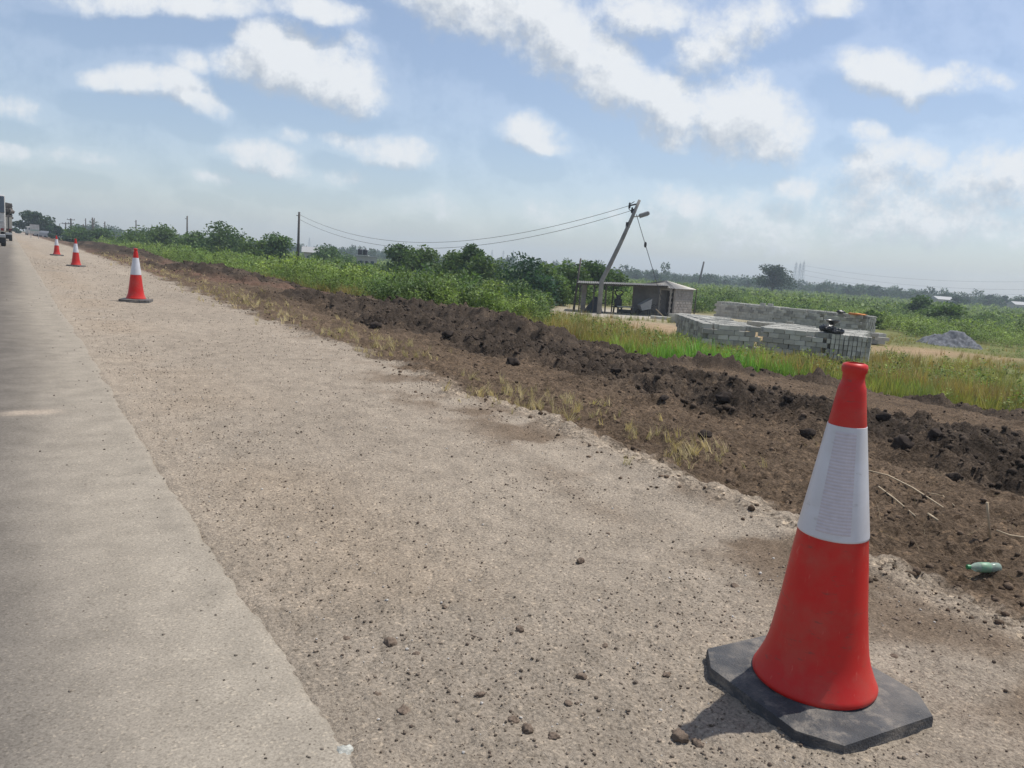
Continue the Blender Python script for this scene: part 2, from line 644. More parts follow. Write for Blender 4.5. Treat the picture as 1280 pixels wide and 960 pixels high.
def vn(x, y, s=0):
    x, y = np.asarray(x, float), np.asarray(y, float)
    ix, iy = np.floor(x), np.floor(y)
    fx, fy = x - ix, y - iy
    fx, fy = fx * fx * fx * (fx * (fx * 6 - 15) + 10), fy * fy * fy * (fy * (fy * 6 - 15) + 10)
    a, b, c, d = _h(ix, iy, s), _h(ix + 1, iy, s), _h(ix, iy + 1, s), _h(ix + 1, iy + 1, s)
    return (a + (b - a) * fx) * (1 - fy) + (c + (d - c) * fx) * fy


def fbm(x, y, s=0, o=4, g=.5):
    t, a, w = 0, 1, 0
    for i in range(o):
        t = t + a * vn(x * 2 ** i + 13.7 * i, y * 2 ** i - 7.1 * i, s + i)
        w += a
        a *= g
    return t / w


def lumps(x, y, s=0):
    """rounded lumps, one per unit cell, random sizes"""
    x, y = np.asarray(x, float), np.asarray(y, float)
    ix, iy = np.floor(x), np.floor(y)
    best = np.zeros_like(x)
    for dx in (-1, 0, 1):
        for dy in (-1, 0, 1):
            cx, cy = ix + dx, iy + dy
            px, py = cx + _h(cx, cy, s), cy + _h(cx, cy, s + 1)
            r = .25 + .55 * _h(cx, cy, s + 2) ** 2
            d = ((x - px) ** 2 + (y - py) ** 2) / (r * r)
            best = np.maximum(best, np.sqrt(np.maximum(0, 1 - d)) * r)
    return best


def sst(a, b, x):
    t = np.clip((x - a) / (b - a), 0, 1)
    return t * t * (3 - 2 * t)


# ------------------------------------------------------------------ terrain
PV = [-400, -30, -9, 0, 3.3, 6, 10, 16, 24, 30, 40, 80, 200, 500, 1600]
PZ = [-2, -1, 0, 0, 0, -.15, -.5, -1.1, -1.6, -1.78, -1.85, -2.3, -3.3, -5.0, -6.0]
EU = [-60, 4, 8.5, 10.5, 11.5, 13, 16, 20, 26, 40, 80, 400, 1600]
EV = [17.5, 17.2, 16.6, 15.2, 12.9, 12.0, 11.7, 11.8, 11.8, 11.4, 10.5, 9.5, 9.5]
ROAD_EDGE = .65


def field_edge(u, v=0):
    return np.interp(u, EU, EV) + (fbm(u * .35, u * 0 + 3.3, 5, 3) - .5) * 1.6


def shoulder_edge(u):
    return np.interp(u, [-20, 0, 1, 2.3, 5, 9, 15, 28, 70, 400], [2.7, 2.75, 2.9, 3.12, 3.32, 3.5, 3.6, 4.1, 4.6, 4.6]) + (fbm(u * 1.3, u * 0, 21, 4) - .5) * .55


def dark_band(v, u):
    wv = v + (fbm(v * .5, u * .5, 31, 3) - .5) * 1.8
    far = sst(20.5, 24, u) * (1 - .75 * sst(31, 34, u) * (1 - sst(43, 47, u)))
    return sst(5.3, 6.3, wv) * (1 - sst(9.8, 11.2 + .6 * sst(13, 16, u), wv)) * (1 - .8 * far)


def mounds(v, u):
    v2 = v + (vn(v * .9, u * .9, 71) - .5) * .8
    u2 = u + (vn(v * .9, u * .9, 77) - .5) * .8
    h = .30 * np.exp(-((v2 - 9.9) / 1.2) ** 2) * sst(14.6, 15.2, u2) * (1 - sst(19.5, 23, u2))
    h += .14 * np.exp(-((v2 - 7.6) / 1.2) ** 2) * sst(12.2, 14, u2) * (1 - sst(19, 23, u2))
    h += .62 * np.exp(-((v2 - 8.2) / 1.7) ** 2 - ((u2 - 38) / 5.0) ** 2)
    h += .7 * np.exp(-((v2 - 7.6) / 1.8) ** 2) * sst(52, 62, u2) * (1 - sst(95, 110, u2))
    h += .16 * np.exp(-((v2 - 5.6) / .5) ** 2 - ((u2 - 19) / 1.6) ** 2)
    return h


def height(v, u, clods=True):
    v, u = np.asarray(v, float), np.asarray(u, float)
    r = np.hypot(v, u)
    z = np.interp(v, PV, PZ)
    se, fe = shoulder_edge(u), field_edge(u)
    soil = sst(-.15, .25, v - se) * (1 - sst(-.3, .5, v - fe))
    field = sst(-.2, 1.2, v - fe)
    sho = (v < se + .2) & (v > .2)
    z = z + np.where(sho, (fbm(v * 1.5, u * 1.5, 3, 4) - .5) * .035 + (fbm(v * 14, u * 14, 8, 3) - .5) * .012, 0)
    near = 1 - sst(40, 70, r)
    z = z + sho * lumps(v * 16, u * 16, 91) * .012 * near
    # pale dust ridge along the edge of the shoulder
    z = z + .045 * np.exp(-((v - se - .12) / .16) ** 2) * (1 - sst(5, 8, u)) * (.5 + vn(u * 2, v * 2, 44))
    dk = dark_band(v, u)
    mo = mounds(v, u) * sst(-.1, .3, v - se)
    soil = np.maximum(soil, np.clip(mo * 4, 0, 1))
    rough = np.clip(dk + mo * 4, 0, 1)
    rough = np.maximum(rough, np.exp(-((v - fe + .45) / .5) ** 2) * (1 - sst(22, 30, u)))
    ruts = (vn(v * 1.9 + (fbm(v * .3, u * .3, 12, 3) - .5) * 2, u * .13, 17) - .5) * .42
    if clods:
        z = z + soil * (fbm(v * 2.2, u * 2.2, 51, 4) - .5) * (.10 + .14 * rough)
        z = z + soil * ruts * (.25 + .9 * dk)
        z = z + soil * lumps(v * 10, u * 10, 55) * .05 * near
        z = z + soil * lumps(v * 22, u * 22, 58) * .024 * near
        z = z + soil * rough * (lumps(v * 3.1, u * 2.6, 61) * .09 + lumps(v * 6.5, u * 5.5, 64) * .08)
        z = z + soil * rough * (fbm(v * 7, u * 7, 66, 5, .62) - .5) * .24
    z = z + mo
    # furrow lip where the turned soil meets the grass
    z = z + .30 * np.exp(-((v - fe + .4) / .4) ** 2) * (1 - sst(22, 30, u)) * vn(u * 1.3, v * .5, 47) * (.6 + .8 * vn(u * 5, v * 5, 49))
    z = z + field * (fbm(v * .12, u * .12, 81, 4) - .5) * .35
    z = z - .035 * (1 - sst(ROAD_EDGE - .12, ROAD_EDGE + .02, v)) * (v > -9)
    return z


def gz(v, u):
    return float(height(np.array([v]), np.array([u]))[0])


def ground_hit(x, y):
    """where the view through a photo pixel meets the terrain"""
    q = ray(x, y)
    q = q / np.linalg.norm(q)
    t = np.concatenate([np.arange(1, 40, .02), np.arange(40, 400, .2)])
    P = EYE + q * t[:, None]
    below = P[:, 2] < height(P[:, 0], P[:, 1])
    i = int(np.argmax(below))
    return P[i]


def bare_patch(v, u):
    """trodden earth by the block stacks and the pale yard before the shed"""
    d1 = .85 * np.exp(-(((v - 40) / 5.5) ** 2 + ((u - 22) / 3.2) ** 2))
    d2 = np.exp(-(((v - 39) / 12) ** 2 + ((u - 43) / 6.5) ** 2))
    d3 = np.exp(-(((v - 32) / 6) ** 2 + ((u - 30) / 7) ** 2))
    d4 = .55 * np.exp(-(((u - 19.5 + .12 * (v - 40)) / 1.4) ** 2)) * sst(38, 42, v) * (1 - sst(75, 90, v))
    return np.clip(np.maximum.reduce([d1, d2, d3, d4]) * 1.25, 0, 1)


def build_ground():
    fine = np.arange(-60, 56, .12)
    coarse = np.arange(57, 300, 3.0)
    az = np.radians(np.concatenate([fine, coarse])) + YAW
    rr = [.25]
    while rr[-1] < 60:
        rr.append(rr[-1] * 1.0058)
    while rr[-1] < 1600:
        rr.append(rr[-1] * 1.035)
    rr = np.array(rr)
    na, nr = len(az), len(rr)
    A, Rr = np.meshgrid(az, rr, indexing='xy')            # (nr, na)
    v = (Rr * np.sin(A)).ravel()
    u = (Rr * np.cos(A)).ravel()
    z = height(v, u)
    V = np.stack([v, u, z], 1)
    # colour of the earth itself
    n1 = fbm(v * .6, u * .6, 101, 4)
    n2 = fbm(v * 2.5, u * 2.5, 105, 4)
    se, fe = shoulder_edge(u), field_edge(u)
    dk = dark_band(v, u)
    mo = np.clip(mounds(v, u) * 4, 0, 1)
    sand = np.array([.318, .268, .212]) * (.90 + .2 * n1[:, None])
    sand = sand * (.90 + .22 * fbm(v * 1.6, u * .10, 111, 3))[:, None]
    mixed = sst(.42, .60, n2 * .6 + n1 * .4)[:, None] * (sst(-.9, -.25, v - se) * (1 - .8 * sst(6, 9, u)))[:, None] * .9
    sand = sand * (1 - mixed) + np.array([.165, .122, .086]) * mixed
    rb = (np.exp(-((v - ROAD_EDGE - .5) / .45) ** 2) * sst(.35, .65, n1) * .45)[:, None]
    sand = sand * (1 - rb) + np.array([.30, .235, .17]) * rb
    brown = np.array([.125, .090, .062]) * (.65 + .7 * n2[:, None])
    red = np.array([.165, .098, .070])
    rm = (sst(24, 30, u) * sst(.4, .6, n1) * .8)[:, None]
    brown = brown * (1 - rm) + red * rm
    dark = np.array([.058, .045, .035]) * (.55 + .9 * n2[:, None])
    crust = (sst(.56, .70, fbm(v * 1.7, u * 1.1, 131, 4)) * .55)[:, None]
    dark = dark * (1 - crust) + np.array([.13, .098, .072]) * crust
    wet = np.clip(np.maximum(dk, mo), 0, 1)[:, None]
    soilc = brown * (1 - wet) + dark * wet
    edge = np.exp(-((v - fe + .45) / .75) ** 2)[:, None] * .95
    soilc = soilc * (1 - edge) + dark * edge
    k = sst(-.12, .3, v - se + (n2 - .5) * .7)[:, None]
    c = sand * (1 - k) + soilc * k
    pale = (np.exp(-((v - se - .12) / .13) ** 2) * (1 - sst(5, 8, u)))[:, None] * .95
    c = c * (1 - pale) + np.array([.37, .305, .235]) * pale
    grassy = np.array([.135, .140, .055]) * (.8 + .5 * n1[:, None])
    bp = bare_patch(v, u)[:, None]
    bare = np.array([.30, .215, .13]) * (.8 + .4 * n2[:, None])
    pl = np.exp(-(((v - 40) / 12) ** 2 + ((u - 43) / 7) ** 2))[:, None]
    bare = bare * (1 - pl) + np.array([.42, .39, .34]) * pl
    fieldc = grassy * (1 - bp) + bare * bp
    kf = (sst(-.1, .5, v - fe) * (1 - np.clip(mounds(v, u) * 6, 0, 1)))[:, None]
    c = c * (1 - kf) + fieldc * kf
    lf = (v < -11)[:, None]
    c = np.where(lf, grassy, c)
    ii = np.arange(nr - 1)[:, None] * na
    jj = np.arange(na)[None, :]
    j2 = (jj + 1) % na
    Fq = np.stack([ii + jj, ii + na + jj, ii + na + j2, ii + j2], -1).reshape(-1, 4)[:, ::-1]
    cv, cu = v[Fq].mean(1), u[Fq].mean(1)
    cls = np.where((cv < shoulder_edge(cu)) & (cv > -11), 0, np.where((cv < field_edge(cu)) & (cv > 0), 1, 2))
    for kcls, name, mat in ((0, 'gravel_shoulder', M_SHOULDER), (1, 'turned_soil', M_SOIL), (2, 'ground', M_FIELD)):
        f = Fq[cls == kcls]
        used, inv = np.unique(f, return_inverse=True)
        o = mesh_np(name, V[used], inv.reshape(-1, 4), mat, col=c[used], smooth=True)
        tag(o, kind='structure')
    # small disc that closes the sheet under the viewer
    ring = V[:na]
    Vc = np.vstack([[[0, 0, float(ring[:, 2].mean())]], ring])
    Fc = np.stack([np.zeros(na, int), 1 + (np.arange(na) + 1) % na, 1 + np.arange(na)], 1)
    tag(mesh_np('gravel_patch', Vc, Fc, M_SHOULDER, col=np.tile([.37, .31, .25], (na + 1, 1)), smooth=True), kind='structure')


def build_road():
    us = [-40.0]
    while us[-1] < 1500:
        us.append(us[-1] + max(.03, abs(us[-1]) * .012) * (1 if us[-1] > -2 else 1))
    us = np.array(us)
    cross = np.concatenate([[-8.3, -8.28, -7, -5.5, -4, -3], np.arange(-2.6, .2, .1), np.arange(.2, .56, .06)])
    nu, ncx = len(us), len(cross)
    w = (fbm(us * 3.2, us * 0 + 2, 201, 5, .65) - .5) * .055 + (fbm(us * .2, us * 0 + 5, 207, 2) - .5) * .07
    Vv = np.tile(cross, (nu, 1))
    edge = ROAD_EDGE + w
    lip = np.stack([edge - .03, edge, edge + .012], 1)
    Vv = np.concatenate([Vv, lip], 1)
    U = np.repeat(us[:, None], Vv.shape[1], 1)
    Z = (fbm(Vv * .8, U * .4, 211, 2) - .5) * .005 + .004
    Z[:, 0] = -.12
    Z[:, -3] += .001
    Z[:, -2] -= .010
    Z[:, -1] = -.08
    nv = Vv.shape[1]
    v, u = Vv.ravel(), U.ravel()
    n1, n2 = fbm(v * 1.1, u * .25, 221, 4), fbm(v * 3, u * 3, 225, 4)
    dust = np.clip(sst(-.22, .44, v + (n1 - .5) * .16 + (n2 - .5) * .12), 0, 1)[:, None]
    dust = np.maximum(dust, (sst(30, 90, u) * .5)[:, None])
    tar = np.array([.140, .125, .109]) * (.88 + .24 * n2[:, None])
    dc = np.array([.282, .248, .202]) * (.93 + .14 * n1[:, None])
    c = tar * (1 - dust) + dc * dust
    wheel = np.exp(-((v + 1.1) / .45) ** 2)[:, None] * .4
    c = c * (1 - wheel) + np.array([.110, .095, .080]) * wheel
    spot = ground_hit(38, 523)
    s1 = np.exp(-((v - spot[0]) / .17) ** 4 - ((u - spot[1]) / .09) ** 4)[:, None] * .75
    c = c * (1 - s1) + np.array([.40, .33, .26]) * s1
    ii = np.arange(nu - 1)[:, None] * nv
    jj = np.arange(nv - 1)[None, :]
    Fq = np.stack([ii + jj, ii + jj + 1, ii + nv + jj + 1, ii + nv + jj], -1).reshape(-1, 4)
    tag(mesh_np('road', np.stack([v, u, Z.ravel()], 1), Fq, M_ASPHALT, col=c, smooth=True), kind='structure')


build_ground()
build_road()


# ------------------------------------------------------------------ scattering
def rot_z(a):
    c, s = np.cos(a), np.sin(a)
    m = np.zeros((len(a), 3, 3))
    m[:, 0, 0], m[:, 0, 1], m[:, 1, 0], m[:, 1, 1], m[:, 2, 2] = c, -s, s, c, 1
    return m


def replicate(tV, tF, P, ang, scale, lean=None):
    """copies of a template mesh at points P, into one vertex/face array"""
    n, k = len(P), len(tV)
    sc = np.asarray(scale, float)
    if sc.ndim == 1:
        sc = np.repeat(sc[:, None], 3, 1)
    W = np.einsum('nij,nkj->nki', rot_z(np.asarray(ang, float)), tV[None] * sc[:, None, :])
    if lean is not None:
        W[:, :, :2] += lean[:, None, :] * W[:, :, 2:3]
    W = W + P[:, None, :]
    F = tF[None] + (np.arange(n) * k)[:, None, None]
    return W.reshape(-1, 3), F.reshape(-1, tF.shape[1])


def merge(parts):
    Vs, Fs, Cs, n = [], [], [], 0
    for V, F, C in parts:
        Vs.append(V)
        Fs.append(F + n)
        Cs.append(C)
        n += len(V)
    return np.concatenate(Vs), np.concatenate(Fs), np.concatenate(Cs)


ICO_V = None


def rock_template(seed, sub=1):
    global ICO_V
    import bmesh
    bm = bmesh.new()
    bmesh.ops.create_icosphere(bm, subdivisions=sub, radius=1)
    bm.verts.ensure_lookup_table()
    V = np.array([v.co[:] for v in bm.verts])
    F = np.array([[v.index for v in f.verts] for f in bm.faces])
    bm.free()
    r = np.random.default_rng(seed)
    for _ in range(4):
        d = r.normal(size=3)
        d /= np.linalg.norm(d)
        h = r.uniform(.45, .85)
        k = V @ d
        V = V - np.maximum(0, k - h)[:, None] * d * .9
    V = V * r.uniform(.7, 1.15, 3) * (1 + r.normal(0, .07, (len(V), 1)))
    V[:, 2] *= .72
    return V, F


def scatter_rocks(name, P, size, cols, nt=8, sub=1, sink=.25, mat=None):
    parts = []
    which = rng.integers(0, nt, len(P))
    for t in range(nt):
        k = which == t
        if not k.any():
            continue
        tV, tF = rock_template(300 + t, sub)
        s = size[k]
        Q = P[k].copy()
        Q[:, 2] += s * (.72 - 2 * .72 * sink)
        V, F = replicate(tV, tF, Q, rng.uniform(0, 6.28, k.sum()), s)
        parts.append((V, F, np.repeat(cols[k], len(tV), 0)))
    V, F, C = merge(parts)
    return tag(mesh_np(name, V, F, mat or M_STONE, col=C, smooth=sub > 1), kind='stuff')


def polar_samples(n, r0, r1, p, a0=-46, a1=46):
    """random ground points, density falling with distance"""
    t = rng.random(n)
    r = (r0 ** p + t * (r1 ** p - r0 ** p)) ** (1 / p)
    a = np.radians(rng.uniform(a0, a1, n)) + YAW
    return r * np.sin(a), r * np.cos(a), r


# grit and pebbles on the shoulder
v, u, r = polar_samples(110000, 1.2, 42, .6)
k = (v > ROAD_EDGE + .05) & (v < shoulder_edge(u) + .3)
k &= rng.random(len(v)) < .30 + .9 * sst(.45, .62, fbm(v * 1.2, u * 1.2, 401, 3)) * 1.0 + .5 * np.exp(-((v - 1.0) / .4) ** 2)
v, u, r = v[k], u[k], r[k]
sz = .0018 + .0050 * rng.random(len(v)) ** 4 + .0009 * r ** .8 * rng.random(len(v)) ** 2
sz = np.minimum(sz, .016)
g_ = rng.random((len(v), 1))
cc = np.array([.23, .185, .145]) * (.5 + .9 * g_)
cc = np.where(rng.random((len(v), 1)) < .12, np.array([.13, .10, .08]), cc)
cc = np.where(rng.random((len(v), 1)) < .05, np.array([.50, .47, .43]), cc)
scatter_rocks('gravel', np.stack([v, u, height(v, u)], 1), sz, cc)
# grit that has strayed on to the asphalt
v, u, r = polar_samples(9000, 1.2, 25, .6)
k = (v < ROAD_EDGE - .02) & (v > -3.5) & (rng.random(len(v)) < .12 + .8 * np.exp(-((v - .6) / .12) ** 2))
v, u, r = v[k], u[k], r[k]
scatter_rocks('road_grit', np.stack([v, u, 0 * u + .004], 1), .0022 + .0035 * rng.random(len(v)) ** 2 + .0004 * r, np.array([.20, .17, .14]) * (.5 + .9 * rng.random((len(v), 1))))
# clods of turned soil
v, u, r = polar_samples(60000, 1.6, 60, .6)
se, fe = shoulder_edge(u), field_edge(u)
dk = dark_band(v, u)
mo = mounds(v, u)
dk = np.maximum(dk, np.exp(-((v - fe + .45) / .5) ** 2))
k = (v > se - .25 + .2 * (u < 3)) & (v < fe + .2) & (rng.random(len(v)) < .35 + .65 * np.clip(dk + mo, 0, 1))
v, u, r, dk, mo = v[k], u[k], r[k], dk[k], mo[k]
sz = (.006 + .020 * rng.random(len(v)) ** 4) * (1 + 1.1 * np.clip(dk + 2 * mo, 0, 1)) + .0010 * r * rng.random(len(v)) ** 2
wet = np.clip(np.maximum(dk, mo * 1.6), 0, 1)[:, None]
cc = (np.array([.120, .087, .062]) * (1 - wet) + np.array([.070, .054, .042]) * wet) * (.6 + .8 * rng.random((len(v), 1)))
scatter_rocks('soil_crumbs', np.stack([v, u, height(v, u)], 1), sz, cc, sub=1, sink=.4)


# ------------------------------------------------------------------ plants as stuff
def blade_template(n, h, spread, width, seed, droop=.35, segs=2):
    r = np.random.default_rng(seed)
    V, F = [], []
    for i in range(n):
        a = r.uniform(0, 6.28)
        b = r.uniform(0, 6.28)
        o = np.array([math.cos(b), math.sin(b), 0]) * spread * r.random() ** .5
        d = np.array([math.cos(a), math.sin(a), 0])
        side = np.array([-d[1], d[0], 0])
        L_ = h * r.uniform(.55, 1.1)
        k = r.uniform(.1, 1) * droop
        n0 = len(V)
        for s in range(segs + 1):
            t = s / segs
            c = o + d * (k * L_ * t * t) + np.array([0, 0, L_ * t * (1 - .25 * k * t)])
            w = width * (1 - t * .9) * .5
            V += [c - side * w, c + side * w]
        for s in range(segs):
            q = n0 + 2 * s
            F.append([q, q + 1, q + 3, q + 2])
    return np.array(V), np.array(F)


def leaf_template(n, seed, size=.10, shape='bush', stems=True):
    """unit-height weed: diamond leaves spread through a bushy volume"""
    r = np.random.default_rng(seed)
    V, F = [], []
    for i in range(n):
        if shape == 'bush':
            t = r.random() ** .7
            z = .12 + .86 * t
            rad = .48 * (1 - .55 * t) * r.random() ** .45
        else:
            z = r.uniform(.2, 1.0)
            rad = .25 * r.random() ** .5
        a = r.uniform(0, 6.28)
        c = np.array([math.cos(a) * rad, math.sin(a) * rad, z])
        az = a + r.normal(0, .9)
        el = r.normal(.15, .55)
        d = np.array([math.cos(az) * math.cos(el), math.sin(az) * math.cos(el), math.sin(el)])
        s = np.cross(d, [0, 0, 1.0]) + r.normal(0, .35, 3)
        s -= d * (s @ d)
        s /= np.linalg.norm(s) + 1e-9
        L_ = size * r.uniform(.6, 1.3)
        w = L_ * r.uniform(.28, .42)
        q = len(V)
        V += [c, c + d * L_ * .5 + s * w, c + d * L_, c + d * L_ * .5 - s * w]
        F.append([q, q + 1, q + 2, q + 3])
    return np.array(V), np.array(F)


def plant_field(name, temps, v, u, size, cols, mat, jitter=.25, lean=.12, leafvar=.25, kind='stuff', sink=.0):
    parts = []
    P = np.stack([v, u, height(v, u, True) - sink], 1)
    which = rng.integers(0, len(temps), len(v))
    for t, (tV, tF) in enumerate(temps):
        k = which == t
        if not k.any():
            continue
        m = k.sum()
        s = size[k][:, None] * np.stack([1 + rng.normal(0, .12, m), 1 + rng.normal(0, .12, m), 1 + rng.normal(0, .15, m)], 1)
        V, F = replicate(tV, tF, P[k], rng.uniform(0, 6.28, m), s, rng.normal(0, lean, (m, 2)))
        C = np.repeat(cols[k], len(tV), 0)
        lv = np.repeat(1 + rng.normal(0, leafvar, (m * len(tF), 1)), 4, 0) if tF.shape[0] * 4 == tV.shape[0] else np.repeat(1 + rng.normal(0, leafvar * .5, (m, 1)), len(tV), 0)
        C = np.clip(C * lv, .004, 1)
        parts.append((V, F, C))
    V, F, C = merge(parts)
    return tag(mesh_np(name, V, F, mat, col=C), kind=kind)


GREEN_L, GREEN_M, GREEN_D = np.array([.21, .275, .080]), np.array([.125, .19, .058]), np.array([.042, .085, .036])
OLIVE, RUST, STRAW = np.array([.34, .305, .095]), np.array([.36, .21, .10]), np.array([.56, .45, .26])


def lerp(a, b, t):
    return a * (1 - t) + b * t


# dry grass strip between shoulder and soil
v, u, r = polar_samples(70000, 3.0, 60, .7, -40, 40)
off = v - shoulder_edge(u)
cen = .38 + .25 * (fbm(u * .5, u * 0, 501, 3) - .5) + .02 * np.minimum(u, 30)
wdt = .26 + .02 * np.minimum(u, 25)
prob = np.exp(-((off - cen) / wdt) ** 2) * sst(.40, .60, fbm(v * .9, u * .9, 505, 3) + .10 * sst(3.2, 5, u)) * sst(2.9, 3.6, u)
k = rng.random(len(v)) < prob * .55
v, u = v[k], u[k]
t = rng.random((len(v), 1))
cc = lerp(STRAW, np.array([.42, .36, .17]), t * t) * (.7 + .5 * rng.random((len(v), 1)))
gtempl = [blade_template(11, 1.0, .22, .045, 510 + i, .9, 2) for i in range(4)]
plant_field('dry_grass', gtempl, v, u, rng.uniform(.05, .13, len(v)) * (1 + .008 * u), cc, M_DRY, lean=.35)
# straw lying on the soil
v, u, r = polar_samples(3000, 2.2, 30, .8)
k = (v > shoulder_edge(u) + .1) & (v < field_edge(u))
v, u = v[k], u[k]
straw = [blade_template(2, 1.0, .1, .04, 530 + i, 1.2, 3) for i in range(3)]
plant_field('straw_litter', straw, v, u, rng.uniform(.03, .09, len(v)), np.tile(np.array([.30, .235, .15]), (len(v), 1)) * rng.uniform(.5, 1.2, (len(v), 1)), M_DRY, lean=1.5)


def lean_fix(n):
    return rng.normal(0, .2, (n, 2))


# grass on the field edge, near part
v, u, r = polar_samples(52000, 9.0, 62, .75, -42, 44)
d = v - field_edge(u)
bp = bare_patch(v, u)
k = (d > -.05) & (rng.random(len(v)) < np.clip(.95 - 1.15 * bp, 0, 1) * (.55 + .45 * np.exp(-d / 3)))
k &= ~((v > 22) & (v < 36) & (u > 17) & (u < 29) & (bp > .35))
v, u, r, d = v[k], u[k], r[k], d[k]
n1 = fbm(v * .25, u * .25, 601, 4)
n2 = fbm(v * .9, u * .9, 607, 3)
lush = np.exp(-(((u - 12.4) / 1.9) ** 2 + ((d - .8) / 1.3) ** 2))          # bright tall grass behind the ruts
rusty = np.clip(sst(.50, .62, n1) * .85 + 1.2 * np.exp(-(((u - 16.4) / 2.6) ** 2 + ((d - 2.6) / 2.4) ** 2)), 0, 1) * (1 - lush)
cc = lerp(OLIVE, np.array([.21, .25, .07]), sst(.35, .65, n2)[:, None])
cc = lerp(cc, RUST, (rusty * .9 * rng.random(len(v)) ** .5)[:, None])
cc = lerp(cc, np.array([.17, .36, .06]), np.clip(lush * 1.1, 0, 1)[:, None]) * (.75 + .5 * rng.random((len(v), 1)))
sz = (.22 + .24 * rng.random(len(v))) * (1 + .5 * lush + .45 * rusty) * (.72 + .5 * n2)
sz *= 1 - .55 * sst(34, 44, v)
gt = [blade_template(9, 1.0, .30, .045, 620 + i, .55, 2) for i in range(6)]
plant_field('field_grass', gt, v, u, sz, cc, M_GRASS, lean=.15)
# flowering weeds among the near grass
v, u, r = polar_samples(12000, 9.0, 40, .8, -42, 44)
d = v - field_edge(u)
n1 = fbm(v * .4, u * .4, 641, 4)
k = (d > .25) & (rng.random(len(v)) < .55 * sst(.42, .62, n1)) & (bare_patch(v, u) < .3)
v, u, d = v[k], u[k], d[k]
cc = lerp(np.array([.22, .24, .06]), GREEN_M, rng.random((len(v), 1))) * (.7 + .6 * rng.random((len(v), 1)))
wt = [leaf_template(34, 650 + i, .16, 'stalk') for i in range(5)]
plant_field('low_weeds', wt, v, u, (.28 + .28 * rng.random(len(v))) * (1 - .5 * sst(34, 44, v)), cc, M_LEAF, leafvar=.35)

# tall green scrub: left of the picture close to the soil, then the whole plain
v, u, r = polar_samples(34000, 20, 150, .75, -40, 42)
d = v - field_edge(u)
bp = bare_patch(v, u)
a_ = np.degrees(np.arctan2(v, u)) - math.degrees(YAW)                       # bearing from the view axis
left = 1 - sst(-6, 4, a_ - (r - 30) * .25)
n1 = fbm(v * .10, u * .10, 701, 4)
n2 = fbm(v * .4, u * .4, 705, 3)
start = np.where(u > 26, .15, 3.0 + 3.2 * sst(12, 22, r))
lat_, dep_ = v * RH[0] + u * RH[1], v * FH[0] + u * FH[1]
yard = (lat_ / dep_ > .06) & (lat_ / dep_ < .50) & (dep_ < np.where(lat_ / dep_ > .26, 63, 58)) & (dep_ > 24)
hp_ = at(1190, 424, 50)
clear = np.hypot(v - hp_[0], u - hp_[1]) < 4.2
clear |= (np.abs(lat_ / dep_ - .573) < .045) & (dep_ < 50) & (dep_ > 34)
k = (d > start) & (bp < .25) & ~yard & ~clear & (rng.random(len(v)) < (.45 + .55 * sst(.38, .55, n2)) * np.where(r < 44, .55 + .5 * sst(.40, .56, n2), 1) * np.where(a_ > 2, sst(44, 58, r), 1))
v, u, r, d, n1, n2, left = v[k], u[k], r[k], d[k], n1[k], n2[k], left[k]
tall = np.where(u > 24, sst(.1, 3.0, d) * .35 + .6, .75)
sz = (.8 + .5 * rng.random(len(v)) ** 2) * tall * (.7 + .6 * n1) * (1.05 + .25 * left)
cc = lerp(GREEN_M, GREEN_L, sst(.3, .7, n2)[:, None])
cc = lerp(cc, GREEN_D, (sst(.55, .72, n1) * .8)[:, None]) * (.7 + .6 * rng.random((len(v), 1)))
sz = sz * (1 - .34 * (1 - sst(22, 30, u)))
nr_ = r < 44
sn = [leaf_template(170, 730 + i, .085) for i in range(6)]
plant_field('near_scrub', sn, v[nr_], u[nr_], sz[nr_], cc[nr_], M_LEAF, leafvar=.32, sink=.05)
fr_ = ~nr_
st = [leaf_template(80, 720 + i, .125) for i in range(7)]
plant_field('scrub', st, v[fr_], u[fr_], sz[fr_], cc[fr_], M_LEAF, leafvar=.32, sink=.05)
# far plain
v, u, r = polar_samples(15000, 120, 430, .9, -44, 44)
n1 = fbm(v * .03, u * .03, 741, 4)
k = (v > field_edge(u) + 2) & (rng.random(len(v)) < .5 + .5 * sst(.35, .6, n1))
v, u, r, n1 = v[k], u[k], r[k], n1[k]
cc = lerp(GREEN_L, np.array([.13, .185, .065]), rng.random((len(v), 1)))
cc = lerp(cc, GREEN_D, sst(.55, .75, n1)[:, None] * .6 + .35 * (rng.random((len(v), 1)) < .12))
ft = [leaf_template(26, 760 + i, .34) for i in range(6)]
plant_field('far_scrub', ft, v, u, (.8 + .9 * rng.random(len(v))) * (1 + .35 * sst(150, 400, r)), cc, M_LEAF, leafvar=.3, sink=.1)
# belt of distant woodland along the skyline
parts = []
n = 2600
a = np.radians(rng.uniform(-48, 46, n)) + YAW
rr_ = 400 + 240 * rng.random(n)
v, u = rr_ * np.sin(a), rr_ * np.cos(a)
k = v > 30
v, u, rr_ = v[k], u[k], rr_[k]
n1 = fbm(v * .02, u * .02, 781, 4)
cc = lerp(GREEN_D, np.array([.035, .06, .03]), rng.random((len(v), 1))) * (.7 + .5 * rng.random((len(v), 1)))
bt = [leaf_template(170, 790 + i, .14) for i in range(6)]
plant_field('distant_woodland', bt, v, u, (5.0 + 3.0 * rng.random(len(v)) ** 2) * (.75 + .5 * n1), cc, M_LEAF, leafvar=.3, sink=.3)


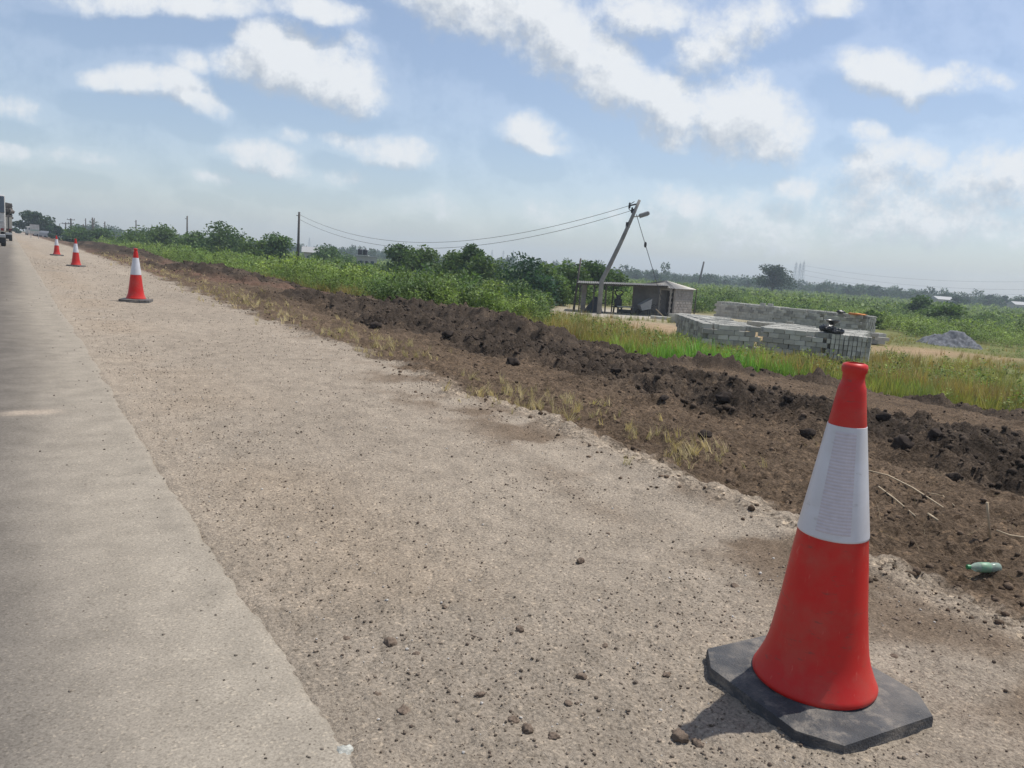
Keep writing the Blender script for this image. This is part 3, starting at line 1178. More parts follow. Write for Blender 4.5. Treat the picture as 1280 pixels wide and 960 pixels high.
# ------------------------------------------------------------------ trees and bushes, each a thing
def make_tree(name, base, h, w, label, cat, group=None, seed=0, trunk_h=.3, n=1600, leaf=.35, clumps=16, col=GREEN_D, col2=GREEN_M, flat=1.0, bushy=False, trunk_r=None):
    r = np.random.default_rng(seed)
    root = empty(name, base)
    tag(root, label, cat, group)
    tr = trunk_r or max(.05, h * .03)
    mb = MB()
    z0 = h * trunk_h
    C = []
    for i in range(clumps):
        a = r.uniform(0, 6.28)
        q = r.random() ** .6
        zz = r.random() if not bushy else r.random() ** 1.3
        prof = math.sqrt(max(.06, 1 - (zz * 1.15 - .32) ** 2)) if not bushy else math.sqrt(max(.1, 1 - zz ** 2 * .9))
        c = np.array([math.cos(a) * q * w * .40 * prof, math.sin(a) * q * w * .40 * prof, z0 + (h - z0) * (.08 + .80 * zz) * flat])
        C.append((c, w * (r.uniform(.16, .26) if bushy else r.uniform(.11, .20))))
    if bushy:
        for i in range(3):
            c = C[i][0]
            mb.tube([(r.normal(0, .1), r.normal(0, .1), -.25), (c[0] * .4, c[1] * .4, c[2] * .5), tuple(c)], [tr, tr * .7, tr * .25], 5)
    else:
        bend = r.normal(0, .05 * h, 2)
        top = np.array([bend[0], bend[1], z0 * 1.15])
        mb.tube([(0, 0, -.3), (bend[0] * .3, bend[1] * .3, z0 * .5), tuple(top)], [tr * 1.35, tr, tr * .8], 8)
        for (c, _) in C[:10]:
            mid = top * .45 + c * .55 + np.array([0, 0, -.05 * h])
            mb.tube([tuple(top - np.array([0, 0, z0 * .12])), tuple(mid), tuple(c)], [tr * .55, tr * .35, tr * .1], 5)
    mb.build('trunk', M_BARK, root)
    per = n // clumps
    P, S = [], []
    for (c, cr) in C:
        d = r.normal(size=(per, 3))
        d /= np.linalg.norm(d, axis=1)[:, None]
        P.append(c + d * (cr * r.random((per, 1)) ** .4) * np.array([1.15, 1.15, .8]))
        S.append(np.full(per, 1.0) * r.uniform(.75, 1.25))
    P, S = np.concatenate(P), np.concatenate(S)
    P[:, 2] = np.maximum(P[:, 2], .05)
    m = len(P)
    d = r.normal(size=(m, 3))
    d[:, 2] = d[:, 2] * .6
    d /= np.linalg.norm(d, axis=1)[:, None]
    s = np.cross(d, r.normal(size=(m, 3)))
    s /= np.linalg.norm(s, axis=1)[:, None]
    L_ = (leaf * r.uniform(.6, 1.3, m))[:, None]
    V = np.stack([P - d * L_ * .5, P + s * L_ * .3, P + d * L_ * .5, P - s * L_ * .3], 1).reshape(-1, 3)
    F = np.arange(m * 4).reshape(-1, 4)
    t = r.random((m, 1))
    cc = lerp(col, col2, t) * S[:, None] * (.8 + .4 * r.random((m, 1)))
    mesh_np('crown', V, F, M_LEAF, root, col=np.repeat(cc, 4, 0))
    return root


def tree_px(name, x, ytop, d, wpx, label, cat, group=None, base_sink=0, **kw):
    p = at(x, ytop, d)
    z = gz(p[0], p[1]) - base_sink
    h = p[2] - z
    return make_tree(name, (p[0], p[1], z), h, wpx * d / FPX, label, cat, group, **kw)


BG = 'bushes along the skyline'
BLUE_D = np.array([.022, .052, .030])
tree_px('tree', 970, 331, 250, 56, 'dark spreading tree standing alone on the plain in front of the pylons', 'tree', seed=11, n=5200, leaf=.62, clumps=30, trunk_h=.30, col=np.array([.010, .028, .016]), col2=np.array([.028, .056, .024]), trunk_r=.3)
tree_px('tree', 42, 265, 190, 44, 'tall broad tree beside the far end of the road', 'tree', seed=12, n=3000, leaf=.7, clumps=20, trunk_h=.2, col=BLUE_D, col2=np.array([.05, .08, .035]))
tree_px('tree', 66, 281, 175, 26, 'low dark tree right of the tall roadside tree', 'tree', seed=13, n=1400, leaf=.6, clumps=12, trunk_h=.15, col=BLUE_D, col2=GREEN_D)
tree_px('tree', 20, 286, 230, 14, 'small hazy tree at the vanishing end of the road', 'tree', seed=33, n=700, leaf=.8, clumps=8, trunk_h=.15, col=BLUE_D, col2=GREEN_D)
for i, (x, yt, d, w, lab, dkk) in enumerate([
    (100, 286, 150, 26, 'dark bush below the cross-arm pole', 1),
    (124, 288, 150, 24, 'dark bush under the twin poles', 1),
    (172, 291, 130, 40, 'wide green bush left of the roadside poles', 0),
    (211, 285, 120, 34, 'rounded bush left of the plain thin pole', 0),
    (277, 281, 105, 46, 'tallest dome-shaped bush between the two single poles', 1),
    (244, 293, 110, 30, 'low bush at the foot of the plain thin pole', 0),
    (322, 295, 95, 30, 'bush just left of the dark bush beside the single pole', 0),
    (350, 295, 92, 30, 'dark bush beside the tall single pole', 1),
    (415, 312, 130, 34, 'hazy low bush left of the black water tank', 1),
    (502, 306, 82, 34, 'left half of the bush pair under the sagging wires', 1),
    (530, 309, 80, 40, 'right half of the bush pair under the sagging wires', 0),
    (593, 305, 72, 28, 'tall narrow bush right under the sagging wires', 1),
    (572, 316, 74, 36, 'spreading bush left of the tall narrow bush', 0),
    (612, 320, 70, 40, 'light green bush right of the tall narrow bush', 0),
    (659, 322, 60, 46, 'dark blue-green bush left of the shed', 2),
    (686, 330, 62, 34, 'green bush between the dark bush and the shed', 0),
    (712, 330, 68, 36, 'bush just left of the leaning thin post', 0),
    (742, 325, 72, 30, 'bush behind the foot of the leaning lamp pole', 1),
    (764, 338, 76, 30, 'low bush behind the canopy roof', 0),
    (1092, 392, 66, 22, 'dark green bush behind the right end of the block stacks', 0),
    (1150, 372, 110, 22, 'dark rounded bush on the plain above the gravel heap', 1),
    (1188, 383, 88, 26, 'pale green bush right above the gravel heap', 0),
    (1168, 385, 95, 26, 'bush left above the gravel heap', 0),
]):
    c1, c2 = [(np.array([.055, .105, .032]), np.array([.13, .195, .055])), (np.array([.042, .088, .034]), np.array([.10, .16, .052])), (np.array([.025, .066, .042]), np.array([.06, .12, .062]))][dkk]
    tree_px('bush', x, yt, d, w * 1.75, lab, 'bush', BG, seed=40 + i, n=4600, leaf=.15 + d * .0022, clumps=26, bushy=True, trunk_h=.02, col=c1, col2=c2)
for i, (x, yt, d, w, lab) in enumerate([
    (1062, 357, 380, 14, 'round treetop on the skyline right of the lone tree'),
    (1098, 358, 390, 22, 'double-headed treetop on the skyline over the block stacks'),
    (1184, 366, 370, 12, 'small treetop on the skyline by the far white roof'),
    (1238, 369, 370, 14, 'left one of the two rounded treetops near the skyline right end'),
    (1257, 369, 370, 12, 'right one of the two rounded treetops near the skyline right end'),
    (797, 340, 380, 10, 'tiny treetop above the canopy roof'),
    (822, 342, 360, 12, 'treetop just above the tin roof of the hut'),
    (1200, 372, 300, 20, 'pale mixed trees just right of the far white roof')]):
    tree_px('tree', x, yt, d, w * 1.3, lab, 'tree', 'treetops on the skyline', seed=90 + i, n=700, leaf=1.1, clumps=9, trunk_h=.25, col=BLUE_D, col2=GREEN_D)
tree_px('palm_tree', 936, 348, 380, 7, 'tiny palm-like tree on the skyline left of the lone tree', 'tree', seed=120, n=260, leaf=1.1, clumps=5, trunk_h=.6, col=BLUE_D, col2=GREEN_D)


# ------------------------------------------------------------------ traffic cones
def octagon(hx, hy, cx, cy):
    return [(-hx + cx, -hy), (hx - cx, -hy), (hx, -hy + cy), (hx, hy - cy), (hx - cx, hy), (-hx + cx, hy), (-hx, hy - cy), (-hx, -hy + cy)]


def make_cone():
    root = empty('traffic_cone', (0, 0, 0))
    mb = MB()
    n = 8
    rings = [(0.0, .0), (.006, -.004), (.034, -.004), (.045, .006), (.050, .022)]
    Vv = []
    for (z, ins) in rings:
        Vv += [(x - math.copysign(ins, x), y - math.copysign(ins, y), z) for (x, y) in octagon(.252, .268, .07, .095)]
    # raised round seat
    for (rr__, z) in ((.215, .051), (.195, .057), (.15, .058)):
        Vv += [(rr__ * math.cos(a), rr__ * math.sin(a), z) for a in [math.atan2(y, x) for (x, y) in octagon(.252, .268, .07, .095)]]
    Fv = []
    for l in range(len(rings) + 2):
        for i in range(n):
            j = (i + 1) % n
            Fv.append((l * n + i, l * n + j, l * n + n + j, l * n + n + i))
    Fv.append(tuple(range((len(rings) + 2) * n, (len(rings) + 3) * n)))
    Fv.append(tuple(range(n - 1, -1, -1)))
    mb.add(Vv, Fv)
    base = mb.build('base', M_RUBBER, root)
    autosmooth(base, 40)
    body = MB()
    prof = [(.172, .056), (.175, .060), (.175, .068), (.171, .076), (.162, .095), (.150, .125), (.140, .16), (.133, .20), (.119, .30), (.106, .42), (.0955, .506),
            (.0955, .508), (.0505, .826), (.0505, .827), (.044, .875), (.0378, .920), (.0368, .930), (.032, .943), (.0295, .955), (.0295, .970), (.0335, .976), (.0345, .988), (.032, .996), (.023, 1.0), (.021, .99), (.019, .92)]
    body.lathe(prof, 56)
    b = body.build('cone_body', M_RED, root)
    autosmooth(b, 50)
    band = MB()
    band.lathe([(.0955, .509), (.0973, .511), (.0968, .516), (.0528, .820), (.0520, .825), (.0503, .8255)], 56)
    bo = band.build('reflective_sleeve', M_BAND, root)
    autosmooth(bo, 50)
    # ribbed patch on the sleeve
    pm = MB()
    Vp, Fp = [], []
    for i in range(61):
        z = .530 + (.812 - .530) * i / 60
        rr__ = .0968 + (.0528 - .0968) * (z - .516) / (.820 - .516) + .0006 + .0007 * (i % 2)
        for j in range(9):
            a = R_(-141) - .50 + 1.0 * j / 8
            Vp.append((rr__ * math.cos(a), rr__ * math.sin(a), z))
    for i in range(60):
        for j in range(8):
            q = i * 9 + j
            Fp.append((q, q + 1, q + 10, q + 9))
    pm.add(Vp, Fp)
    pm.build('ribbed_patch', M_PATCH, bo)
    return root


CG = 'red and white traffic cones along the shoulder'
cone = make_cone()
tag(cone, 'large red and white traffic cone in front, standing closest beside the turned soil', 'traffic cone', CG)


def cone_at(o, x, y, rz):
    p = ground_hit(x, y)
    o.location = (p[0], p[1], gz(p[0], p[1]) - .002)
    o.rotation_euler = (0, 0, rz)


cone.location = (1.972, 1.256, gz(1.972, 1.256) + .004)
cone.rotation_euler = (R_(.4), R_(-.9), R_(-6))
for (x, y, rz, lab) in ((170, 377, -1.9, 'second traffic cone along the shoulder, beyond the large near one'),
                        (95, 333, -2.3, 'third traffic cone, between the second cone and the farthest one'),
                        (71, 319.5, -1.2, 'farthest and smallest looking traffic cone by the road end')):
    c = copy_tree(cone)
    c['label'] = lab
    cone_at(c, x, y, rz)


# ------------------------------------------------------------------ bottle, stalks, stones, clods
def make_bottle():
    p = ground_hit(1228, 716)
    root = empty('plastic_bottle', (p[0], p[1], gz(p[0], p[1]) + .028))
    tag(root, 'small clear plastic bottle with green wrap lying on the brown soil', 'bottle')
    m, N, L, B = material('clear_green_plastic')
    B.inputs['Base Color'].default_value = (.50, .62, .52, 1)
    B.inputs['Roughness'].default_value = .12
    B.inputs['Transmission Weight'].default_value = .55
    B.inputs['IOR'].default_value = 1.2
    green = plain('green_label', (.16, .32, .20), .45, dirt=(.3, .26, .2), dirt_amt=.6, dirt_scale=30)
    body = MB().lathe([(.004, 0), (.026, .001), (.030, .008), (.030, .045), (.028, .052), (.030, .060), (.030, .120), (.027, .145), (.013, .172), (.012, .185), (.004, .186)], 24)
    b = autosmooth(body.build('bottle_body', m, root))
    l_ = autosmooth(MB().lathe([(.0305, .062), (.0312, .063), (.0312, .122), (.0305, .123)], 24).build('label_wrap', green, root))
    c = autosmooth(MB().lathe([(.004, .176), (.0145, .177), (.0145, .195), (.012, .197), (.003, .197)], 20).build('cap', plain('green_cap', (.04, .24, .09), .4), root))
    ang = math.atan2(-RH[1], -RH[0])
    root.scale = (.72, .72, .72)
    root.rotation_euler = Vector((-RH[0], -RH[1], -.05)).to_track_quat('Z', 'Y').to_euler()
    root.location = tuple(Vector(root.location) + Vector((RH[0] * .07, RH[1] * .07, .0)))


make_bottle()
STALKS = [([(1082, 588), (1110, 595), (1140, 610), (1168, 628), (1190, 643)], .006, 'long arched pale dry stalk right of the large cone'),
          ([(1098, 609), (1118, 624), (1144, 646)], .005, 'straight dry stalk lying below the long arched stalk'),
          ([(1160, 617), (1178, 620), (1193, 633)], .004, 'short bent dry stalk above the end of the arched stalk'),
          ([(1234, 628), (1235, 645), (1239, 676)], .007, 'stubby upright dry stalk standing in the soil at the right'),
          ([(1246, 663), (1262, 669), (1280, 669)], .005, 'dry stalk lying right of the stubby upright stalk'),
          ([(1160, 643), (1172, 651)], .006, 'short broken dry stalk beside the foot of the arched stalk')]
for pts, rad, lab in STALKS:
    W = []
    for i, (x, y) in enumerate(pts):
        if 'upright' in lab:
            b_ = ground_hit(1239, 676)
            dd = b_ @ FH
            W.append(at(x, y, dd + .02) + np.array([0, 0, -.01 if i == len(pts) - 1 else 0]))
        else:
            p = ground_hit(x, y)
            e = i / (len(pts) - 1)
            lift = .05 * math.sin(math.pi * e) if len(pts) > 3 else .012
            p = p - (ray(x, y) / np.linalg.norm(ray(x, y))) * (lift * 1.8)
            W.append(p + np.array([0, 0, .004]))
    o = MB().tube(W, [rad * (1 - .35 * i / len(W)) for i in range(len(W))], 6).build('dry_stalk', M_STALK, smooth=True)
    tag(o, lab, 'stalk', 'dry stalks on the turned soil')


def single_rock(name, p, size, col, label, cat, group, seed, stretch=(1, 1, 1), sub=3):
    tV, tF = rock_template(seed, sub)
    nz = fbm(tV[:, 0] * 2.3 + seed, tV[:, 1] * 2.3 + tV[:, 2] * 1.7, seed, 4)
    n5 = fbm(tV[:, 0] * 6 + seed * 3, tV[:, 1] * 6 + tV[:, 2] * 5, seed + 9, 3)
    tV = tV * (.62 + .6 * nz + .35 * (n5 - .3))[:, None] * size * np.array(stretch)
    o = mesh_np(name, tV, tF, M_STONE, col=np.clip(np.array(col) * (.6 + .8 * nz[:, None]), 0, 1), smooth=False)
    o.location = (p[0], p[1], p[2] + size * .30)
    o.rotation_euler = (0, 0, seed * 1.7)
    return tag(o, label, cat, group)


STONES = [(487, 806, .020), (650, 788, .018), (918, 735, .017), (726, 703, .019), (505, 892, .021), (641, 903, .017), (658, 914, .018), (727, 848, .019), (852, 925, .024), (871, 932, .019),
          (834, 846, .015), (756, 809, .014), (692, 922, .013), (600, 870, .013), (880, 690, .013), (520, 820, .013), (556, 760, .012), (760, 668, .013), (1117, 822, .013), (1120, 776, .016), (710, 880, .013), (432, 800, .013), (470, 870, .012)]
for i, (x, y, s) in enumerate(STONES):
    p = ground_hit(x, y)
    single_rock('stone', p, s * 1.05, np.array([.17, .13, .10]), 'small dark brown lump of earth lying on the sandy gravel shoulder', 'stone', 'dark lumps on the sandy shoulder', 800 + i)
p = ground_hit(429, 944)
single_rock('stone', p, .026, (.40, .40, .36), 'pale grey stone at the ragged edge of the asphalt', 'stone', None, 840)
CLODS = [(907, 500, .17), (770, 466, .14), (1130, 560, .20), (985, 500, .12), (1010, 545, .16), (940, 470, .12), (1105, 525, .13), (1170, 545, .12), (830, 500, .11), (880, 545, .11), (1190, 600, .13), (1085, 728, .05), (1243, 752, .035), (560, 420, .20), (640, 455, .16), (470, 410, .22)]
for i, (x, y, s) in enumerate(CLODS):
    p = ground_hit(x, y)
    single_rock('soil_clod', p, s * .52, (.05, .04, .034) if s > .08 else (.12, .088, .065), 'heavy dark clod of wet soil in the ploughed band' if s > .08 else 'small brown clod near the edge of the shoulder', 'clod', 'heavy clods in the turned soil' if s > .08 else 'brown clods by the shoulder', 860 + i)


# ------------------------------------------------------------------ poles, lamp, wires
def upright_pole(x, ytop, d, label, r=.11, arms=0, group='utility poles along the road', lean=(0, 0), name='utility_pole', lamp=False, twin=False):
    top = at(x, ytop, d)
    bx, by = top[0] - lean[0], top[1] - lean[1]
    zb = gz(bx, by)
    root = empty(name, (bx, by, zb))
    tag(root, label, 'pole', group)
    h = top[2] - zb
    mb = MB().tube([(0, 0, -.4), (lean[0] * .5, lean[1] * .5, h * .5), (lean[0], lean[1], h)], [r * 1.25, r * 1.05, r * .85], 8)
    mb.build('post', M_WOOD, root, smooth=True)
    for i in range(arms):
        zz = h - .35 - i * .9
        w = 2.0 - .5 * i
        MB().box((lean[0], lean[1] - r, zz), (w, .12, .14), Matrix.Rotation(-YAW, 3, 'Z')).build('cross_arm', M_WOOD, root)
        for s in (-1, 0, 1):
            q = RH * (s * w * .45)
            MB().lathe([(.05, 0), (.06, .08), (.04, .18), (.03, .22)], 8, (lean[0] + q[0], lean[1] + q[1] - r, zz + .07)).build('insulator', M_DARK, root)
    if not arms and not lamp:
        MB().tube([(lean[0] * .97, lean[1] * .97, h - .5), (lean[0] * .97 - RH[0] * .35, lean[1] * .97 - RH[1] * .35, h - .45)], .05, 6).build('bracket', M_DARK, root)
    if lamp:
        MB().tube([(lean[0], lean[1], h - .05), (RH[0] * .9 + lean[0], RH[1] * .9 + lean[1], h + .25), (RH[0] * 1.9 + lean[0], RH[1] * 1.9 + lean[1], h + .3)], .05, 6).build('lamp_arm', M_STEEL, root)
        MB().box((RH[0] * 2.1 + lean[0], RH[1] * 2.1 + lean[1], h + .28), (.7, .25, .14), Matrix.Rotation(-YAW, 3, 'Z'), .04).build('lamp_head', M_STEEL, root)
    return root, top


_, POLE_TOP = upright_pole(374, 265, 100, 'tall single utility pole at the left end of the sagging wires', r=.16)
upright_pole(234, 270, 135, 'plain thin utility pole behind the rounded bush', r=.13)
upright_pole(170, 275, 200, 'slim utility pole above the wide green bush', r=.15)
upright_pole(131, 277, 190, 'thin pole standing right of the twin poles', r=.15)
upright_pole(115.5, 272, 190, 'left one of the two twin poles close together', r=.18)
upright_pole(118, 272.5, 192, 'right one of the two twin poles close together', r=.12, lean=(.35, -.2))
upright_pole(107, 273, 205, 'thin pole between the cross-arm pole and the twin poles', r=.13)
upright_pole(104, 280, 205, 'shortest pole left of the twin poles', r=.14)
upright_pole(88.5, 273, 200, 'utility pole carrying cross-arms among the far roadside poles', r=.2, arms=2)
upright_pole(82, 278, 210, 'pole just left of the cross-arm pole', r=.16, arms=1)
upright_pole(74.5, 279.5, 230, 'far street lamp pole near the tall roadside tree', r=.11, lamp=True, name='street_lamp', group='street lamps by the far road')
upright_pole(726, 323, 57, 'thin dark post leaning beside the left end of the canopy', r=.07, lean=(.45, .2), group=None, name='leaning_post')
upright_pole(880, 327, 300, 'dark pole leaning on the skyline right of the hut', r=.36, lean=(1.2, -.7), group=None, name='leaning_post')


def leaning_lamp():
    d = 54.3
    B_ = at(752, 352, d)
    pts = [np.array([B_[0], B_[1], gz(B_[0], B_[1])]), B_, at(760, 336, d), at(776, 303, d), at(790, 272, d), at(799.5, 250, d)]
    root = empty('leaning_pole', pts[0])
    o0 = np.array(pts[0])
    tag(root, 'tall grey utility pole leaning far over above the shed, with a street lamp', 'pole')
    P = [p - o0 for p in pts]
    P[1] = P[1] + np.array([0, 0, .05])
    P[0] = P[0] - np.array([0, 0, .4])
    MB().tube(P, [.17, .165, .16, .145, .125, .105], 10).build('post', plain('grey_pole', (.22, .215, .205), .85, var=.25, scale=2), root, smooth=True)
    la, lb = at(792.5, 271, d) - o0, at(799, 270, d) - o0
    lc = at(811.5, 266, d) - o0
    arm = MB().tube([la, lb], .05, 6).build('lamp_arm', M_STEEL, root)
    ax = Vector(lc - lb).normalized()
    M = Matrix((ax, Vector(FH), ax.cross(Vector(FH)))).transposed()
    MB().box((lb + lc) / 2, (np.linalg.norm(lc - lb), .42, .28), M, .06).build('lamp_head', plain('lamp_grey', (.20, .205, .21), .5), root)
    MB().box((lb + lc) / 2 - np.array([0, 0, .15]), (np.linalg.norm(lc - lb) * .8, .3, .05), M).build('lamp_lens', M_STEEL, root)
    ends = []
    for (x0, y0, x1, y1) in ((796.5, 255, 787, 257), (793, 261.5, 790, 263)):
        a, b = at(x0, y0, d) - o0, at(x1, y1, d) - o0
        MB().tube([a, b], .06, 6).build('bracket', M_DARK, root)
        MB().lathe([(.03, -.2), (.08, -.12), (.08, .05), (.05, .1), (.08, .14), (.03, .22)], 8, tuple(b)).build('insulator', M_DARK, root)
        ends.append(b + o0)
    MB().tube([at(793, 252, d) - o0, at(786.5, 256, d) - o0, at(786, 261, d) - o0, at(789, 264, d) - o0], .025, 5).build('jumper_cable', M_WIRE, root)
    c = at(785, 281, d) - o0
    MB().box(c, (.22, .22, .35)).build('junction_box', M_DARK, root)
    return ends


ENDS = leaning_lamp()


def catenary(a, b, sag, n=48):
    t = np.linspace(0, 1, n)[:, None]
    P = a * (1 - t) + b * t
    P[:, 2] -= (4 * sag * t * (1 - t))[:, 0]
    return P


def wire(name, P, r, label, group):
    o = MB().tube([tuple(p) for p in P], r, 5).build(name, M_WIRE)
    return tag(o, label, 'wire', group)


wire('power_line', catenary(POLE_TOP + np.array([0, 0, -.3]), ENDS[0], 3.0), .017, 'upper sagging wire between the single pole and the leaning pole', 'overhead wires')
wire('power_line', catenary(POLE_TOP + np.array([0, 0, -.9]), ENDS[1], 3.1), .017, 'lower sagging wire between the single pole and the leaning pole', 'overhead wires')
ga = at(795.5, 268, 54.2)
gb = at(836, 388, 53.4)
gb[2] = gz(gb[0], gb[1]) - .05
gw = tag(MB().tube([ga, gb], .022, 5).build('guy_wire', M_WIRE), 'thin guy wire slanting down from the leaning pole past the hut', 'wire')
MB().lathe([(.02, -.2), (.09, -.1), (.09, .1), (.02, .2)], 8, tuple(ga + (gb - ga) * .285)).build('insulator', M_DARK, gw)


# pylons far off
def pylon(h=34):
    root = empty('pylon', (0, 0, 0))
    mb = MB()
    w0, w1 = 5.0, 1.1

    def corner(t, i):
        w = (w0 * (1 - t) + w1 * t) / 2
        return Vector(((-w, w, w, -w)[i], (-w, -w, w, w)[i], h * t))
    ts = [0, .18, .34, .48, .6, .7, .8, .9, 1.0]
    for i in range(4):
        mb.tube([corner(0, i), corner(1, i)], .16, 4)
        for k in range(len(ts) - 1):
            j = (i + 1) % 4
            mb.tube([corner(ts[k], i), corner(ts[k + 1], j)], .09, 4)
            mb.tube([corner(ts[k], j), corner(ts[k + 1], i)], .09, 4)
    mb.build('lattice_tower', M_STEEL, root)
    for z, w in ((.68, 9.0), (.80, 7.5), (.91, 6.0)):
        a = MB()
        for s in (-1, 1):
            a.tube([(0, -.6, h * z), (s * w / 2, 0, h * z + .5)], .12, 4)
            a.tube([(0, .6, h * z), (s * w / 2, 0, h * z + .5)], .12, 4)
            a.tube([(0, 0, h * z + 1.8), (s * w / 2, 0, h * z + .5)], .12, 4)
        a.build('cross_arm', M_STEEL, root)
    MB().tube([(0, 0, h - .2), (0, 0, h + 2.2)], [.3, .1], 4).build('peak', M_STEEL, root)
    return root


PY = pylon()
PYT = [(996, 326, 920, 'left one of three lattice pylons right of the lone tree'), (1001, 327, 960, 'middle one of three lattice pylons right of the lone tree'), (1005.5, 325, 930, 'right one of three lattice pylons right of the lone tree'),
       (615.5, 311, 1150, 'left one of three faint pylons left of the dark blue-green bush'), (629.5, 312, 1180, 'middle one of three faint pylons left of the dark blue-green bush'), (642, 312, 1160, 'right one of three faint pylons above the dark blue-green bush'),
       (387, 296, 1200, 'very faint pylon right of the tall single pole')]
for i, (x, y, d, lab) in enumerate(PYT):
    o = PY if i == 0 else copy_tree(PY)
    p = at(x, y, d)
    z = gz(p[0], p[1])
    o.location = (p[0], p[1], z)
    s = (p[2] - z) / 36.2
    o.scale = (s, s, s)
    o.rotation_euler = (0, 0, -YAW + .5)
    tag(o, lab, 'pylon', 'pylons far across the plain')
for i, (y0, y1) in enumerate(((332, 352), (338, 362), (344, 368))):
    a, b = at(1006, y0, 930), at(1290, y1, 760)
    wire('transmission_line', catenary(a, b, 6, 24), .09, ['uppermost', 'middle', 'lowest'][i] + ' of three faint transmission wires running right from the pylons', 'faint transmission wires')


# ------------------------------------------------------------------ shed and hut
def corrugated(p00, p10, p11, p01, n=40, amp=.03, thick=.012):
    """corrugated sheet over a quad; ridges run from the first edge to the opposite one"""
    p00, p10, p11, p01 = [np.array(p, float) for p in (p00, p10, p11, p01)]
    nrm = np.cross(p10 - p00, p01 - p00)
    nrm /= np.linalg.norm(nrm)
    Vv = []
    for lay in (0, 1):
        for i in range(n * 2 + 1):
            t = i / (2 * n)
            o = nrm * (amp * (1 if i % 2 else -1) - lay * thick)
            Vv += [p00 + (p10 - p00) * t + o, p01 + (p11 - p01) * t + o]
    m = 2 * (2 * n + 1)
    Fs = []
    for i in range(2 * n):
        q = 2 * i
        Fs.append((q, q + 2, q + 3, q + 1))
        Fs.append((m + q, m + q + 1, m + q + 3, m + q + 2))
        Fs.append((q, m + q, m + q + 2, q + 2))
        Fs.append((q + 1, q + 3, m + q + 3, m + q + 1))
    e = 4 * n
    Fs.append((0, 1, m + 1, m))
    Fs.append((e, m + e, m + e + 1, e + 1))
    return Vv, Fs


def block_wall(mb, a, b, z0, z1, bl=.45, bh=.20, th=.16, gap=.042, skip=None):
    """courses of separate-looking blocks with recessed joints"""
    a, b = np.array(a[:2], float), np.array(b[:2], float)
    L_ = np.linalg.norm(b - a)
    d = (b - a) / L_
    M = Matrix.Rotation(math.atan2(d[1], d[0]), 3, 'Z')
    nc = int(round((z1 - z0) / bh))
    for c in range(nc):
        x = -(bl / 2 if c % 2 else 0)
        while x < L_ - .02:
            x0, x1 = max(0, x), min(L_, x + bl)
            if x1 - x0 > .05 and not (skip and skip[0] < (x0 + x1) / 2 < skip[1] and z0 + (c + .5) * bh < skip[2]):
                q = a + d * (x0 + x1) / 2
                jz = rng.normal(0, .006)
                mb.box((q[0] - d[1] * jz, q[1] + d[0] * jz, z0 + (c + .5) * (z1 - z0) / nc), (x1 - x0 - gap, th, (z1 - z0) / nc - gap), M, .008)
            x += bl
    q = (a + b) / 2
    if not skip:
        mb.box((q[0], q[1], (z0 + z1) / 2), (L_ - .03, th - .07, z1 - z0 - .02), M)


